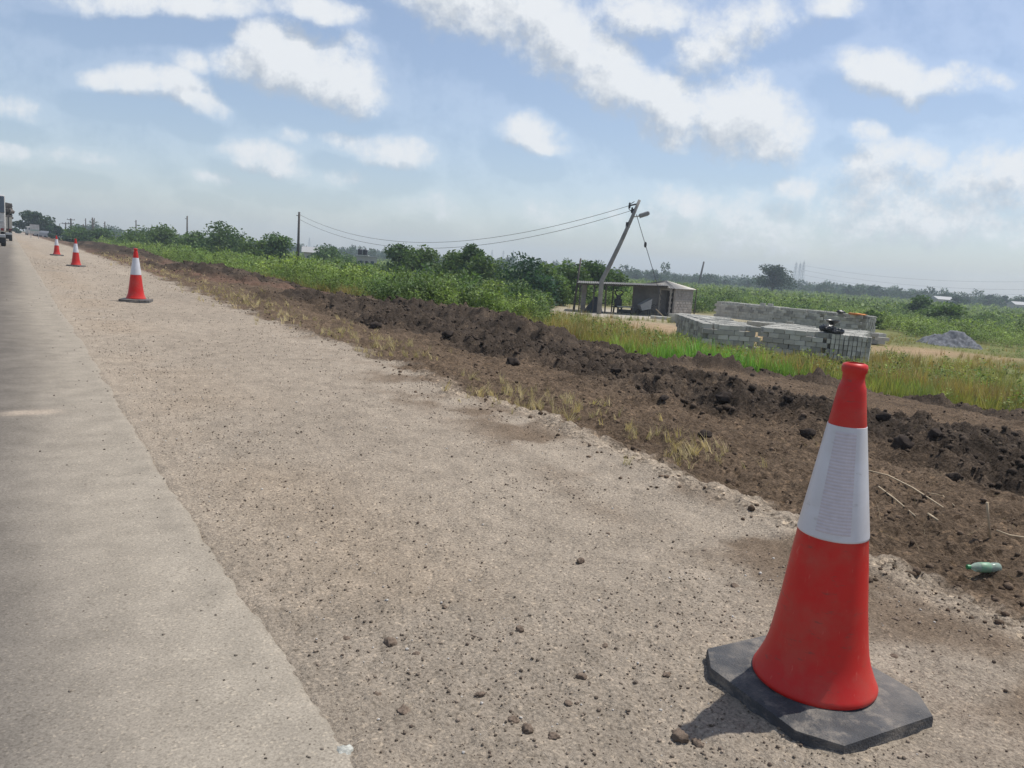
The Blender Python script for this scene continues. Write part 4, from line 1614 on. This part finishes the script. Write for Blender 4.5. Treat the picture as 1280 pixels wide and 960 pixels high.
def build_shed():
    K = at(841, 388, 57)                  # near corner of the hut
    zg = gz(K[0], K[1]) - .03
    f, r_ = FH[:2], RH[:2]
    k0 = K[:2]
    H_ = 2.15
    root = empty('block_hut', (k0[0], k0[1], zg))
    tag(root, 'small grey block hut with an open dark doorway and peaked tin roof', 'hut')
    c45 = math.cos(R_(48))
    s45 = math.sin(R_(48))
    dr = r_ * c45 + f * s45              # along right face
    dl = -r_ * s45 + f * c45             # along left face
    S1, S2 = 2.65, 3.3
    o = np.array([k0[0], k0[1]])

    def loc(p):
        return np.array(p) - o
    A0, A1, A2, A3 = k0, k0 + dr * S1, k0 + dr * S1 + dl * S2, k0 + dl * S2
    w = MB()
    block_wall(w, loc(A0), loc(A1), 0, H_)
    block_wall(w, loc(A1 + dl * .17), loc(A2), 0, H_)
    block_wall(w, loc(A2 - dr * .17), loc(A3 + dr * .17), 0, H_)
    block_wall(w, loc(A0 + dl * .17), loc(A3), 0, H_, skip=(.12, .95, 1.95))
    w.build('wall', M_BLOCKW, root)
    # doorway frame and leaning door plank
    dM = Matrix.Rotation(math.atan2(dl[1], dl[0]), 3, 'Z')
    ou = -dr * .09
    fr = MB()
    for t in (.25, 1.16):
        q = loc(A0 + dl * t + ou)
        fr.box((q[0], q[1], .98), (.09, .07, 1.96), dM)
    q = loc(A0 + dl * .705 + ou)
    fr.box((q[0], q[1], 2.0), (1.0, .07, .08), dM)
    fr.build('door_frame', plain('pale_timber', (.38, .35, .31), .8), root)
    q = loc(A0 + dl * .45 + dr * .2)
    MB().box((q[0], q[1], .95), (.05, .5, 1.9), Matrix.Rotation(math.atan2(dr[1], dr[0]), 3, 'Z')).build('door', plain('dark_timber', (.05, .042, .038), .8), root)
    cen = loc((A0 + A2) / 2)
    apex = np.array([cen[0], cen[1], H_ + .50])
    ov = .28
    cs = []
    for P_ in (A0, A1, A2, A3):
        q = loc(P_)
        dd = q - cen
        q = q + dd / np.linalg.norm(dd) * ov
        cs.append(np.array([q[0], q[1], H_ - .02]))
    for i in range(4):
        a, b = cs[i], cs[(i + 1) % 4]
        t1, t2 = apex + (a - apex) * .03, apex + (b - apex) * .03
        Vv, Fs = corrugated(a, b, t2, t1, n=16, amp=.022)
        MB().add(Vv, Fs).build('roof', M_TIN, root)
    sp = MB()
    q = loc(A1 + dr * .35 - dl * .1)
    sp.tube([(q[0], q[1], -.1), (q[0] + .02, q[1], H_)], .045, 6)
    sp.build('post', M_WOOD, root)
    # open-sided canopy with the shaded back wall
    C0, C1 = at(724, 388, 55.5), at(838, 388, 56.6)
    z0 = gz(C0[0], C0[1])
    can = empty('canopy_shed', (C0[0], C0[1], z0))
    tag(can, 'long open-sided shelter with a low flat tin roof joined to the hut', 'shelter')
    o2 = np.array([C0[0], C0[1], z0])
    b0, b1 = C0 + FH * 3.4, C1 + FH * 2.2
    zt0, zt1 = at(724, 353.5, 55.5)[2], at(838, 357.5, 56.6)[2]

    def l2(p, z):
        return np.array([p[0] - o2[0], p[1] - o2[1], z - o2[2]])
    e0, e1 = C0 - RH * .35 - FH * .35, C1 - FH * .35 - RH * .3
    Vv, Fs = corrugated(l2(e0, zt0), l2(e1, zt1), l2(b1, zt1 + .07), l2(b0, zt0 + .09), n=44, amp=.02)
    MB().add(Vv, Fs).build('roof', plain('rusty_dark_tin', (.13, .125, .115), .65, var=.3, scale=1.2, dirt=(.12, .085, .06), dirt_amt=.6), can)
    bm_ = MB()
    for (p, q, za, zb_) in ((e0 + FH * .25 + RH * .1, e1 + FH * .25 - RH * .1, zt0 - .09, zt1 - .09),):
        bm_.tube([l2(p, za), l2(q, zb_)], .055, 6)
    bm_.tube([l2(b0 + RH * .1, zt0 - .02), l2(b1 - RH * .1, zt1 - .04)], .055, 6)
    bm_.build('beam', M_WOOD, can)
    for (x, dd) in ((724, 55.6), (741, 55.7), (752, 55.7), (757, 55.8), (791, 56.2)):
        t = (x - 724) / 114
        p = at(x, 380, dd)
        zt = zt0 + (zt1 - zt0) * t - .05
        MB().tube([l2(p, gz(p[0], p[1]) - .2), l2(p + RH * rng.normal(0, .04), zt)], .055, 6).build('post', M_WOOD if x != 752 else M_STEEL, can)
    for x in (730, 765, 791):
        t = (x - 724) / 114
        p = at(x, 380, 58.6)
        MB().tube([l2(p, gz(p[0], p[1]) - .2), l2(p, zt0 + (zt1 - zt0) * t)], .05, 6).build('post', M_WOOD, can)
    wl = MB()
    wa, wb = at(791, 380, 57.6), at(834, 380, 57.9)
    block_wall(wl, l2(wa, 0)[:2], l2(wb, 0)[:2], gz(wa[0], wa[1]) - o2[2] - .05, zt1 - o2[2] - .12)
    wl.build('back_wall', plain('shaded_block_wall', (.15, .145, .14), .92, var=.2, scale=2), can)  # hut's block colour darkened: the shade under the canopy is put into it
    # low left end wall of blocks
    wl = MB()
    wa, wb = at(725.5, 380, 58), at(732, 380, 57.9)
    block_wall(wl, l2(wa, 0)[:2], l2(wb, 0)[:2], gz(wa[0], wa[1]) - o2[2] - .05, zt0 - o2[2] - .1)
    wl.build('end_wall', M_BLOCKW, can)

    # block moulding machine with two raised handles
    p = at(772, 386, 57.2)
    z = gz(p[0], p[1])
    mc = empty('block_machine', (p[0], p[1], z))
    mc.rotation_euler = (0, 0, -YAW)
    tag(mc, 'dark steel block-moulding machine with two raised curved handles under the shelter', 'machine')
    MB().box((0, 0, .78), (.5, .5, .55), None, .03).box((0, 0, .46), (.72, .6, .08)).build('mould_box', M_DARK, mc)
    for sx in (-.3, .3):
        for sy in (-.25, .25):
            MB().tube([(sx, sy, -.05), (sx * .9, sy * .9, .46)], .035, 6).build('leg', M_DARK, mc)
    MB().box((0, 0, 1.18), (.30, .34, .30), None, .03).build('hopper', M_DARK, mc)
    for s in (-1, 1):
        MB().tube([(s * .1, 0, 1.28), (s * .25, 0, 1.42), (s * .30, 0, 1.58), (s * .17, 0, 1.68), (s * .08, 0, 1.66)], [.06, .055, .05, .045, .04], 7).build('handle', M_DARK, mc)
    MB().tube([(-.28, 0, .8), (-.36, 0, 1.15), (-.34, 0, 1.3)], .03, 6).build('lever', M_DARK, mc)
    # work bench with drying blocks
    p = at(781, 386, 56.6)
    z = gz(p[0], p[1])
    tb = empty('work_bench', (p[0], p[1], z))
    tb.rotation_euler = (0, 0, -YAW)
    tag(tb, 'low wooden work bench with a pale top beneath the shelter roof', 'bench')
    MB().box((0, 0, .52), (1.15, .6, .07), None, .01).build('bench_top', plain('pale_board', (.40, .41, .36), .8), tb)
    for sx in (-.5, .5):
        for sy in (-.24, .24):
            MB().box((sx, sy, .23), (.07, .07, .5)).build('leg', M_WOOD, tb)
    MB().box((0, 0, .2), (.9, .4, .25), None, .03).build('shelf', M_DARK, tb)
    # heaps and a wheelbarrow
    p = at(744, 386, 56.4)
    z = gz(p[0], p[1])
    Vt = [(-.85, -.35, 0), (.55, -.35, 0), (.55, .5, 0), (-.85, .5, 0), (-.1, 0, 1.18), (.08, .12, 1.15), (-.45, -.12, .55), (.4, -.1, .55)]
    Ft = [(0, 1, 7, 6), (6, 7, 4), (1, 2, 7), (7, 2, 5), (7, 5, 4), (2, 3, 5), (3, 0, 6), (3, 6, 4), (3, 4, 5), (3, 2, 1, 0)]
    tp = MB().add(Vt, Ft).build('tarpaulin', plain('dark_tarpaulin', (.028, .032, .04), .6, var=.3))
    tp.location = (p[0], p[1], z - .02)
    tp.rotation_euler = (0, 0, -YAW)
    tag(tp, 'dark tarpaulin draped to a point beneath the left part of the shelter', 'tarpaulin')
    p = at(807, 386, 56.6)
    z = gz(p[0], p[1])
    wb_ = empty('wheelbarrow', (p[0], p[1], z))
    wb_.rotation_euler = (0, 0, -YAW + .15)
    tag(wb_, 'wheelbarrow tipped up on its nose against the shaded wall of the shelter', 'wheelbarrow')
    tray = MB()
    tray.add([(-.35, -.3, .35), (.30, -.3, .5), (.30, .3, .5), (-.35, .3, .35), (-.55, -.4, .75), (.30, -.42, 1.25), (.30, .42, 1.25), (-.55, .4, .75)],
             [(0, 1, 2, 3), (0, 4, 5, 1), (1, 5, 6, 2), (2, 6, 7, 3), (3, 7, 4, 0), (3, 2, 1, 0)])
    tray.build('tray', plain('scratched_grey_paint', (.26, .27, .28), .6), wb_)
    wm = Matrix.Rotation(R_(90), 3, 'X')
    MB().lathe([(.06, -.05), (.19, -.05), (.21, 0), (.19, .05), (.06, .05)], 18, (-.55, 0, .2), wm).build('wheel', M_TYRE, wb_)
    for s in (-1, 1):
        MB().tube([(-.55, s * .08, .2), (.1, s * .26, .42), (.75, s * .3, .85)], .025, 6).build('handle', M_DARK, wb_)
        MB().tube([(.2, s * .26, .45), (.3, s * .26, -.02)], .025, 6).build('leg', M_DARK, wb_)


build_shed()


# ------------------------------------------------------------------ block stacks
BLK = None
BL, BH, BW = .42, .20, .15


def block_mesh():
    """hollow sandcrete block: bevelled body with two shallow end grooves"""
    mb = MB()
    mb.box((0, 0, 0), (BL - .012, BW - .010, BH - .008), None, .008)
    o = mb.build('concrete_block', M_BLOCK)
    return o


BLKS = []
for tcol in ((.43, .415, .37), (.36, .348, .31), (.51, .495, .445), (.28, .27, .245)):
    mb = MB().box((0, 0, 0), (BL - .012, BW - .010, BH - .008), None, .008)
    mat = plain('concrete_block', tcol, .92, var=.22, scale=3, bump=.5, bscale=60, dirt=tuple(c * .6 for c in tcol), dirt_amt=.5, dirt_scale=2)
    o = mb.build('concrete_block', mat)
    BLKS.append(o)
NBLK = 0
BLKUSED = set()


def put_block(c, rz, label, group, tilt=0.0):
    global NBLK
    k = int(rng.integers(0, 4))
    src = BLKS[k]
    if k in BLKUSED:
        o = src.copy()
        COL.objects.link(o)
    else:
        o = src
        BLKUSED.add(k)
    o.location = tuple(float(q) for q in c)
    o.rotation_euler = (tilt, 0, rz)
    tag(o, label, 'block', group)
    NBLK += 1


REST = MB()


def stack(px0, px1, d0, d1, ztop, courses, depth, name, header_from=1.1, left_face=True, right_face=False, obj_courses=6, gapcols=()):
    """one stack: front runs from photo column px0 (distance d0) to px1 (d1); blocks of its visible faces are objects"""
    def xy(px, d):
        # level bearing of that column near the stack's own height
        y = 420
        for _ in range(6):
            p = at(px, y, d)
            y += (p[2] - ztop) * FPX / d
        return at(px, y, d)[:2]
    a, b = np.array(xy(px0, d0)), np.array(xy(px1, d1))
    L_ = np.linalg.norm(b - a)
    e = (b - a) / L_
    n_ = np.array([-e[1], e[0]])
    if n_ @ FH[:2] < 0:
        n_ = -n_
    rz = math.atan2(e[1], e[0])
    zb = ztop - courses * BH
    grp = 'concrete blocks in the ' + name
    lab = 'grey concrete block on the ' + name
    cols = int(L_ / BL)
    rows = max(1, int(depth / BW))

    def set_block(c_, rot, solid):
        if solid:
            put_block(c_, rot, lab, grp)
        else:
            REST.box(c_, (BL - .012, BW - .010, BH - .008), Matrix.Rotation(rot, 3, 'Z'))
    for c in range(courses):
        solid = c >= courses - obj_courses
        side_solid = c >= courses - 3
        z = zb + (c + .5) * BH
        x = 0.0
        off = (c % 2) * BL * .5
        # front layer, stretchers then headers
        while x < L_ * min(1, header_from) - BL * .5:
            xc = x + BL / 2 + (off if x + off + BL < L_ else 0) * .0 + rng.normal(0, .008)
            if not any(abs(xc / L_ - g) < .02 for g in gapcols) and not (c == courses - 1 and rng.random() < .22):
                q = a + e * (xc + (BL * .5 if c % 2 else 0)) + n_ * (BW / 2 + abs(rng.normal(0, .035)) + (.0))
                set_block((q[0], q[1], z), rz + rng.normal(0, .03), solid)
            x += BL
        if header_from < 1:
            x = L_ * header_from + (BL * .5 if c % 2 else .05)
            while x < L_ - BW * .5 + .3:
                q = a + e * (x + BW / 2) + n_ * (BL / 2 + rng.normal(0, .02))
                if not (c == courses - 1 and rng.random() < .08):
                    set_block((q[0], q[1], z), rz + math.pi / 2 + rng.normal(0, .02), solid)
                x += BW + .012
        for side, on in ((0, left_face), (1, right_face)):
            if not on:
                continue
            y = BW + .03 if side == 0 else .5
            while y < depth - BW:
                q = a + e * (.21 if side == 0 else L_ + .02) + n_ * (y + BW / 2) + e * rng.normal(0, .025) * 1.0
                set_block((q[0], q[1], z), rz + rng.normal(0, .02), side_solid)
                y += BW + .012 + (.10 if side == 0 else 0)
    # rest of the stack: top course and core
    M = Matrix.Rotation(rz, 3, 'Z')
    q = a + e * (L_ / 2 + .2) + n_ * (depth / 2 + .24)
    REST.box((q[0], q[1], zb + (courses - 1) * BH / 2 - .05), (L_ - .55, depth - .55, (courses - 1) * BH - .15), M)
    y = .26 if not left_face else .2
    rowi = 0
    y = BW + .05
    while y < depth:
        hole = rng.random() < .12
        x = .48 if left_face else .05 + (rowi % 2) * .1
        while x < L_ - .1:
            nn = vn(np.array([x * .5]), np.array([y * .5]), 950 + courses)[0]
            dz = -BH if (nn < .20 or rng.random() < .05) else (BH if nn > .86 and rng.random() < .35 else 0)
            p_ = a + e * (x + BL / 2) + n_ * (y + BW / 2)
            REST.box((p_[0], p_[1], zb + (courses - .5) * BH + dz + rng.normal(0, .008)), (BL - .02, BW - .016, BH - .008), Matrix.Rotation(rz + rng.normal(0, .02), 3, 'Z'))
            if dz < 0:
                pass
            x += BL + .01
        y += BW + .012 + (.14 if rng.random() < .10 else 0)
        rowi += 1
    return a, e, n_, zb


ZT = -.62
stack(880, 944, 31.0, 30.95, ZT, 6, 6.3, 'front stack nearest the hut')
fa, fe_, fn, fz = stack(948, 1079, 31.8, 30.0, ZT - .02, 6, 4.6, 'long front stack right of the gap', header_from=.66, left_face=False, right_face=False)
stack(893, 1028, 60.0, 53.0, ZT + .10, 6, 1.6, 'long back stack before the green plain', left_face=False, obj_courses=3)
stack(1030, 1074, 50.0, 47.8, ZT + .18, 6, 1.6, 'back stack with the orange cloth on it', left_face=False, right_face=True, obj_courses=4)
stack(836, 985, 50.0, 46.0, ZT - .62, 3, 1.9, 'low row of blocks in front of the hut', left_face=False, obj_courses=0)
stack(1090, 1108, 43, 43, -1.2, 3, 1.0, 'small broken pile at the right end', left_face=False)
tag(REST.build('stacked_blocks', M_BLOCK), kind='stuff')

# things lying on the stacks
def lumpy(name, c, size, mat, label, cat, seed, squash=.5):
    tV, tF = rock_template(seed, 4)
    nz = fbm(tV[:, 0] * 1.9 + seed, tV[:, 1] * 1.9 + tV[:, 2], seed, 4)
    n2 = fbm(tV[:, 0] * 6 + seed, tV[:, 1] * 6 + tV[:, 2] * 5, seed + 3, 3)
    tV = tV * (.65 + .6 * nz + .25 * (n2 - .5))[:, None]
    tV[:, 2] = np.maximum(tV[:, 2], -.5)
    tV = tV * np.array(size)
    o = mesh_np(name, tV, tF, mat, smooth=True)
    o.location = (c[0], c[1], c[2] + size[2] * .5)
    o.rotation_euler = (0, 0, -YAW)
    return tag(o, label, cat)


c = at(1034, 414, 30.9)
c[2] = ZT - .02
lumpy('black_bag', c, (.42, .30, .30), M_BLACKBAG, 'crumpled black plastic bag on the long front stack, left one of two', 'bag', 961)
c = at(1047, 417, 30.6)
c[2] = ZT - .02
lumpy('black_bag', c, (.30, .26, .20), M_BLACKBAG, 'smaller black plastic bag on the long front stack, right one of two', 'bag', 962)
c = at(1040, 406.5, 31.2)
bas = MB().lathe([(.10, 0), (.13, .05), (.32, .20), (.34, .21), (.30, .21), (.11, .07)], 24)
o = autosmooth(bas.build('black_basin', M_BLACKBAG))
o.location = tuple(c)
tag(o, 'shallow black basin resting on top of the black bags', 'basin')
c = at(1051, 391, 48.6)
c[2] = ZT + .18
lumpy('black_bundle', c, (.38, .3, .28), M_BLACKBAG, 'black bundle on the back stack left of the orange cloth', 'bundle', 963)
c = at(1071, 395, 48.0)
c[2] = ZT + .18
lumpy('orange_cloth', c, (.62, .30, .13), M_ORANGE, 'orange cloth spread on top of the back stack', 'cloth', 964)
# slab leaning before the hut
for i, (x, y, d, L_, tz, lab) in enumerate([(838, 391, 53, 2.6, 0, 'long concrete slab lying before the hut doorway'), (826, 387, 54.5, .9, .7, 'short plank propped up before the hut doorway')]):
    p = at(x, y, d)
    z = gz(p[0], p[1])
    o = MB().box((0, 0, 0), (L_, .5 if i == 0 else .12, .16 if i == 0 else .06), None, .01).build('concrete_slab' if i == 0 else 'plank', M_BLOCK if i == 0 else M_STALK)
    o.location = (p[0], p[1], z + (.12 if i == 0 else .32))
    o.rotation_euler = (0, tz, -YAW - .1)
    tag(o, lab, 'slab' if i == 0 else 'plank')

# gravel heap
p = at(1191, 424, 50)
zc = gz(p[0], p[1])
gx = np.linspace(-2.6, 2.6, 90)
X, Y = np.meshgrid(gx, gx)
x, y = X.ravel(), Y.ravel()
rr_ = np.hypot(x / 1.95, y / 1.6) + (fbm(x * 1.2, y * 1.2, 970, 4) - .5) * .7
hz = 1.02 * np.maximum(0, 1 - np.maximum(0, rr_ - .08)) ** 1.0 * (1 + .1 * fbm(x * 3, y * 3, 972, 3)) - .12
hz += (fbm(x * 9, y * 9, 975, 3) - .5) * .09 * (hz > 0)
ca, sa = math.cos(-YAW), math.sin(-YAW)
nG = len(gx)
ii = np.arange(nG - 1)[:, None] * nG
jj = np.arange(nG - 1)[None, :]
Fq = np.stack([ii + jj, ii + jj + 1, ii + nG + jj + 1, ii + nG + jj], -1).reshape(-1, 4)
heapc = np.array([.15, .155, .168]) * (.5 + 1.0 * fbm(x * 11, y * 11, 978, 3)[:, None])
hp = mesh_np('gravel_heap', np.stack([x * ca - y * sa, x * sa + y * ca, hz], 1), Fq, M_STONE, col=heapc, smooth=False)
hp.location = (p[0], p[1], zc)
tag(hp, 'low cone-shaped heap of grey gravel on the grass right of the block stacks', 'gravel heap')


# ------------------------------------------------------------------ far buildings and tank
def small_building(x, ytop, d, w, h_body, label, roofcol=(.33, .33, .325), pitched=True, name='white_building'):
    p = at(x, ytop, d)
    z = gz(p[0], p[1])
    root = empty(name, (p[0], p[1], z))
    root.rotation_euler = (0, 0, -YAW + .25)
    tag(root, label, 'building')
    H_ = p[2] - z
    hb = H_ * (.72 if pitched else .96)
    dp = w * .6
    MB().box((0, 0, hb / 2 - .2), (w, dp, hb + .4)).build('wall', M_PALEWALL, root)
    if pitched:
        mb = MB()
        W, Dp = w / 2 + .4, dp / 2 + .4
        mb.add([(-W, -Dp, hb + .01), (W, -Dp, hb + .01), (W, Dp, hb + .01), (-W, Dp, hb + .01), (-W, 0, H_), (W, 0, H_)], [(0, 1, 5, 4), (2, 3, 4, 5), (0, 4, 3), (1, 2, 5), (3, 2, 1, 0)])
        mb.build('roof', plain('pale_roof', roofcol, .5), root)
    else:
        MB().box((0, 0, hb + .08), (w + .3, dp + .3, .16)).build('roof', plain('pale_roof', roofcol, .6), root)
    for s in (-.28, .28):
        MB().box((s * w, -dp / 2 - .01, hb * .6), (w * .16, .06, hb * .3)).build('window', M_GLASS, root)
    MB().box((0, -dp / 2 - .01, hb * .38), (w * .13, .06, hb * .72)).build('door', M_DARK, root)
    return root


small_building(394, 309, 150, 4.2, 3, 'white gabled building half hidden behind the bushes by the single pole')
small_building(458, 320.5, 140, 3.6, 3, 'pale flat-roofed block carrying the black water tank', pitched=False)
p = at(453.5, 312, 139)
tk = empty('water_tank', (p[0], p[1], p[2] - .95))
tag(tk, 'black cylindrical water tank on top of a pale flat-roofed block', 'water tank')
for s in (-1, 1):
    MB().lathe([(.1, 0), (.40, .02), (.42, .2), (.40, .22), (.42, .24), (.42, .5), (.40, .52), (.42, .54), (.42, .85), (.34, .98), (.12, 1.02), (.12, 1.08), (.02, 1.09)], 20, (s * .46 * RH[0], s * .46 * RH[1], 0)).build('tank_drum', plain('black_tank', (.02, .021, .03), .5), tk, smooth=True)
MB().box((0, 0, -.07), (2.2, 1.1, .12), Matrix.Rotation(-YAW, 3, 'Z')).build('stand', M_WHITE, tk)
small_building(1178, 370.5, 330, 8.5, 3, 'far white-roofed building in the dark woodland above the gravel heap')
small_building(1273, 377, 330, 7, 3, 'far pale building at the right end of the woodland')
small_building(152, 295.5, 210, 9, 3, 'pale long roof behind the bushes near the slim pole', pitched=False)

# signboard by the road end
p = at(43, 280, 120)
zs = gz(p[0], p[1])
sg = empty('signboard', (p[0], p[1], zs))
sg.rotation_euler = (0, 0, -YAW * .2)
tag(sg, 'white rectangular signboard on two posts beside the far end of the road', 'sign')
hs = p[2] - zs
MB().box((0, 0, hs - .75), (1.25, .06, 1.35)).build('board', M_WHITE, sg)
MB().box((0, -.045, hs - .95), (1.1, .012, .22)).build('faded_stripe', plain('faded_green', (.30, .38, .34), .6), sg)
for s in (-.5, .5):
    MB().tube([(s, .07, -.3), (s, .07, hs - .05)], .045, 6).build('post', M_STEEL, sg)


# ------------------------------------------------------------------ vehicles
def wheel(parent, c, r, w):
    M = Matrix.Rotation(R_(90), 3, 'Y')
    t = MB().lathe([(r * .55, -w / 2), (r * .92, -w / 2), (r, -w * .3), (r, w * .3), (r * .92, w / 2), (r * .55, w / 2)], 24, c, M).build('wheel', M_TYRE, parent)
    autosmooth(t)
    MB().lathe([(.02, -w * .42), (r * .54, -w * .45), (r * .54, w * .45), (.02, w * .42)], 20, c, M).build('rim', M_STEEL, t)


def box_truck(v0, u0, label, load=False, body=None, height_=3.1, w=2.3, L_=6.0, group=None):
    """lorry seen from behind: cab in front, body behind"""
    z0 = gz(v0, u0) * 0
    root = empty('lorry', (v0, u0, z0))
    tag(root, label, 'lorry', group)
    bm = body or M_WHITE
    MB().box((0, L_ * .5, .82), (.95, L_ * .98, .18)).build('chassis', M_DARK, root)
    MB().box((0, L_ + .25, 1.65), (w * .94, 1.7, 1.75), None, .10).build('cab', bm, root)
    MB().box((0, L_ + 1.105, 2.0), (w * .8, .03, .7)).build('windscreen', M_GLASS, root)
    for s in (-1, 1):
        wheel(root, (s * (w / 2 - .16), .9, .48), .48, .28)
        wheel(root, (s * (w / 2 - .16), L_ + .3, .48), .48, .26)
    if load:
        MB().box((0, L_ * .34, 1.1), (w, L_ * .8, .25)).build('bed', M_WOOD, root)
        for s in (-1, 1):
            MB().box((s * (w / 2 - .03), L_ * .34, 1.75), (.06, L_ * .8, 1.1)).build('side_board', bm, root)
        tg = MB()
        tg.box((0, -L_ * .06 - .03, 1.75), (w, .06, 1.1))
        tg.build('tailgate', bm, root)
        for k in range(4):
            MB().box((-w * .38 + k * w * .253, -L_ * .06 - .085, 1.75), (.08, .05, 1.12)).build('stanchion', M_DARK, root)
    else:
        MB().box((0, L_ * .34, (height_ + .98) / 2), (w, L_ * .82, height_ - .98), None, .06).build('body', bm, root)
        MB().box((0, -L_ * .07 - .012, height_ - .62), (w * .97, .05, 1.05), None, .02).build('rear_window', M_GLASS, root)
        MB().box((0, -L_ * .07 - .02, 1.62), (w * .9, .04, .07)).build('trim', M_STEEL, root)
    MB().box((0, -L_ * .08 - .08, .70), (w * .98, .14, .22), None, .03).build('bumper', M_STEEL, root)
    for s in (-1, 1):
        MB().box((s * (w * .42), -L_ * .08 - .03, 1.12), (.16, .05, .16)).build('tail_light', plain('red_lens', (.20, .02, .02), .25), root)
        MB().box((s * (w * .36), -L_ * .02, .45), (.5, .04, .5)).build('mud_flap', M_TYRE, root)
    return root


p = ground_hit(4, 309)
box_truck(p[0] - .98, p[1] + .4, 'white van-bodied lorry with a blue-grey rear window on the left lane', height_=3.35, L_=6.0, w=2.3)
p2 = ground_hit(15.5, 302)
box_truck(p2[0] - 1.2, p2[1] + .6, 'cream lorry piled with a dark load ahead of the white lorry', load=True, body=plain('cream_paint', (.50, .46, .38), .5, dirt=(.30, .25, .2), dirt_amt=.5), w=2.45, L_=7.0)
hl = MB()
cv, cu = p2[0] - 1.2, p2[1] + .6
for i in range(60):
    hl.box((rng.uniform(-1.05, 1.1), rng.uniform(-.2, 4.6), 2.2 + rng.uniform(0, 1.0) ** 1.0 * 1.35), (rng.uniform(.2, .7), rng.uniform(.3, .9), rng.uniform(.15, .4)),
           Matrix.Rotation(rng.uniform(0, 3), 3, 'Z') @ Matrix.Rotation(rng.uniform(-.6, .6), 3, 'X'), .02)
hl.box((0, 2.2, 1.75), (2.2, 5.0, 1.0))
o = hl.build('cargo_load', plain('mixed_dark_load', (.10, .085, .075), .8, var=.5, scale=2))
o.location = (cv, cu, 0)
tag(o, 'dark untidy load piled on the cream lorry', 'load')


def make_car(label, col, loc, rz, group):
    root = empty('parked_car', loc, rz)
    tag(root, label, 'car', group)
    paint = plain('car_paint', col, .3, spec=.6, var=.04)
    b = MB()
    prof = [(-2.1, .35), (-2.15, .62), (-2.0, .85), (-1.35, .95), (-.75, 1.42), (.7, 1.45), (1.35, 1.0), (2.0, .9), (2.15, .6), (2.1, .35)]
    n = len(prof)
    Vv = []
    for s, ins in ((-1, 0), (1, 0)):
        for (y, z) in prof:
            Vv.append((s * (.85 - (.16 if z > 1.1 else 0)), y, z))
    Fs = [tuple(range(n - 1, -1, -1)), tuple(range(n, 2 * n))]
    for i in range(n):
        j = (i + 1) % n
        Fs.append((i, j, n + j, n + i))
    b.add(Vv, Fs)
    b.build('body', paint, root)
    for s in (-1, 1):
        MB().add([(s * .80, -1.15, 1.03), (s * .80, 1.05, 1.05), (s * .705, .62, 1.38), (s * .705, -.68, 1.36)], [(0, 1, 2, 3)] if s > 0 else [(3, 2, 1, 0)]).build('side_window', M_GLASS, root)
        for y in (-1.3, 1.3):
            wheel(root, (s * .76, y, .31), .31, .2)
    MB().add([(-.66, -1.28, 1.03), (.66, -1.28, 1.03), (.62, -.82, 1.40), (-.62, -.82, 1.40)], [(0, 1, 2, 3)]).build('rear_window', M_GLASS, root)
    return root


CP = 'white vehicles parked beside the far road'
for (x, y, d, col, rz, lab) in ((48, 293.5, 190, (.55, .55, .54), .2, 'white car parked below the signboard'),
                                (57, 294, 180, (.34, .35, .37), 1.2, 'silver car parked right of the signboard'),
                                (65, 294.5, 185, (.50, .50, .49), 1.4, 'white car at the right end of the far parked row')):
    p = at(x, y, d)
    make_car(lab, col, (p[0], p[1], gz(p[0], p[1])), rz, CP)
p = at(38.5, 294.5, 185)
vn_ = empty('parked_van', (p[0], p[1], gz(p[0], p[1])), .1)
tag(vn_, 'white van standing at the left end of the far parked row', 'van', CP)
MB().box((0, 0, 1.2), (1.75, 4.4, 1.7), None, .15).build('body', M_WHITE, vn_)
MB().box((0, -2.205, 1.62), (1.35, .03, .55)).build('rear_window', M_GLASS, vn_)
for s in (-1, 1):
    MB().box((s * .88, .4, 1.6), (.03, 2.6, .5)).build('side_window', M_GLASS, vn_)
    for y in (-1.4, 1.4):
        wheel(vn_, (s * .8, y, .33), .33, .2)

# ------------------------------------------------------------------ haze
hm = bpy.data.materials.new('haze')
hm.use_nodes = True
hn, hlk = hm.node_tree.nodes, hm.node_tree.links
hn.clear()
pv = hn.new('ShaderNodeVolumePrincipled')
pv.inputs['Color'].default_value = (.78, .90, 1.0, 1)
pv.inputs['Density'].default_value = HAZE_DENSITY
pv.inputs['Anisotropy'].default_value = .1
ho = hn.new('ShaderNodeOutputMaterial')
hlk.new(pv.outputs[0], ho.inputs['Volume'])
hz_ = MB().box((0, 0, 17.0), (3440, 3440, 58.0)).build('haze', hm)
tag(hz_, kind='stuff')
print('BLOCKS', NBLK)
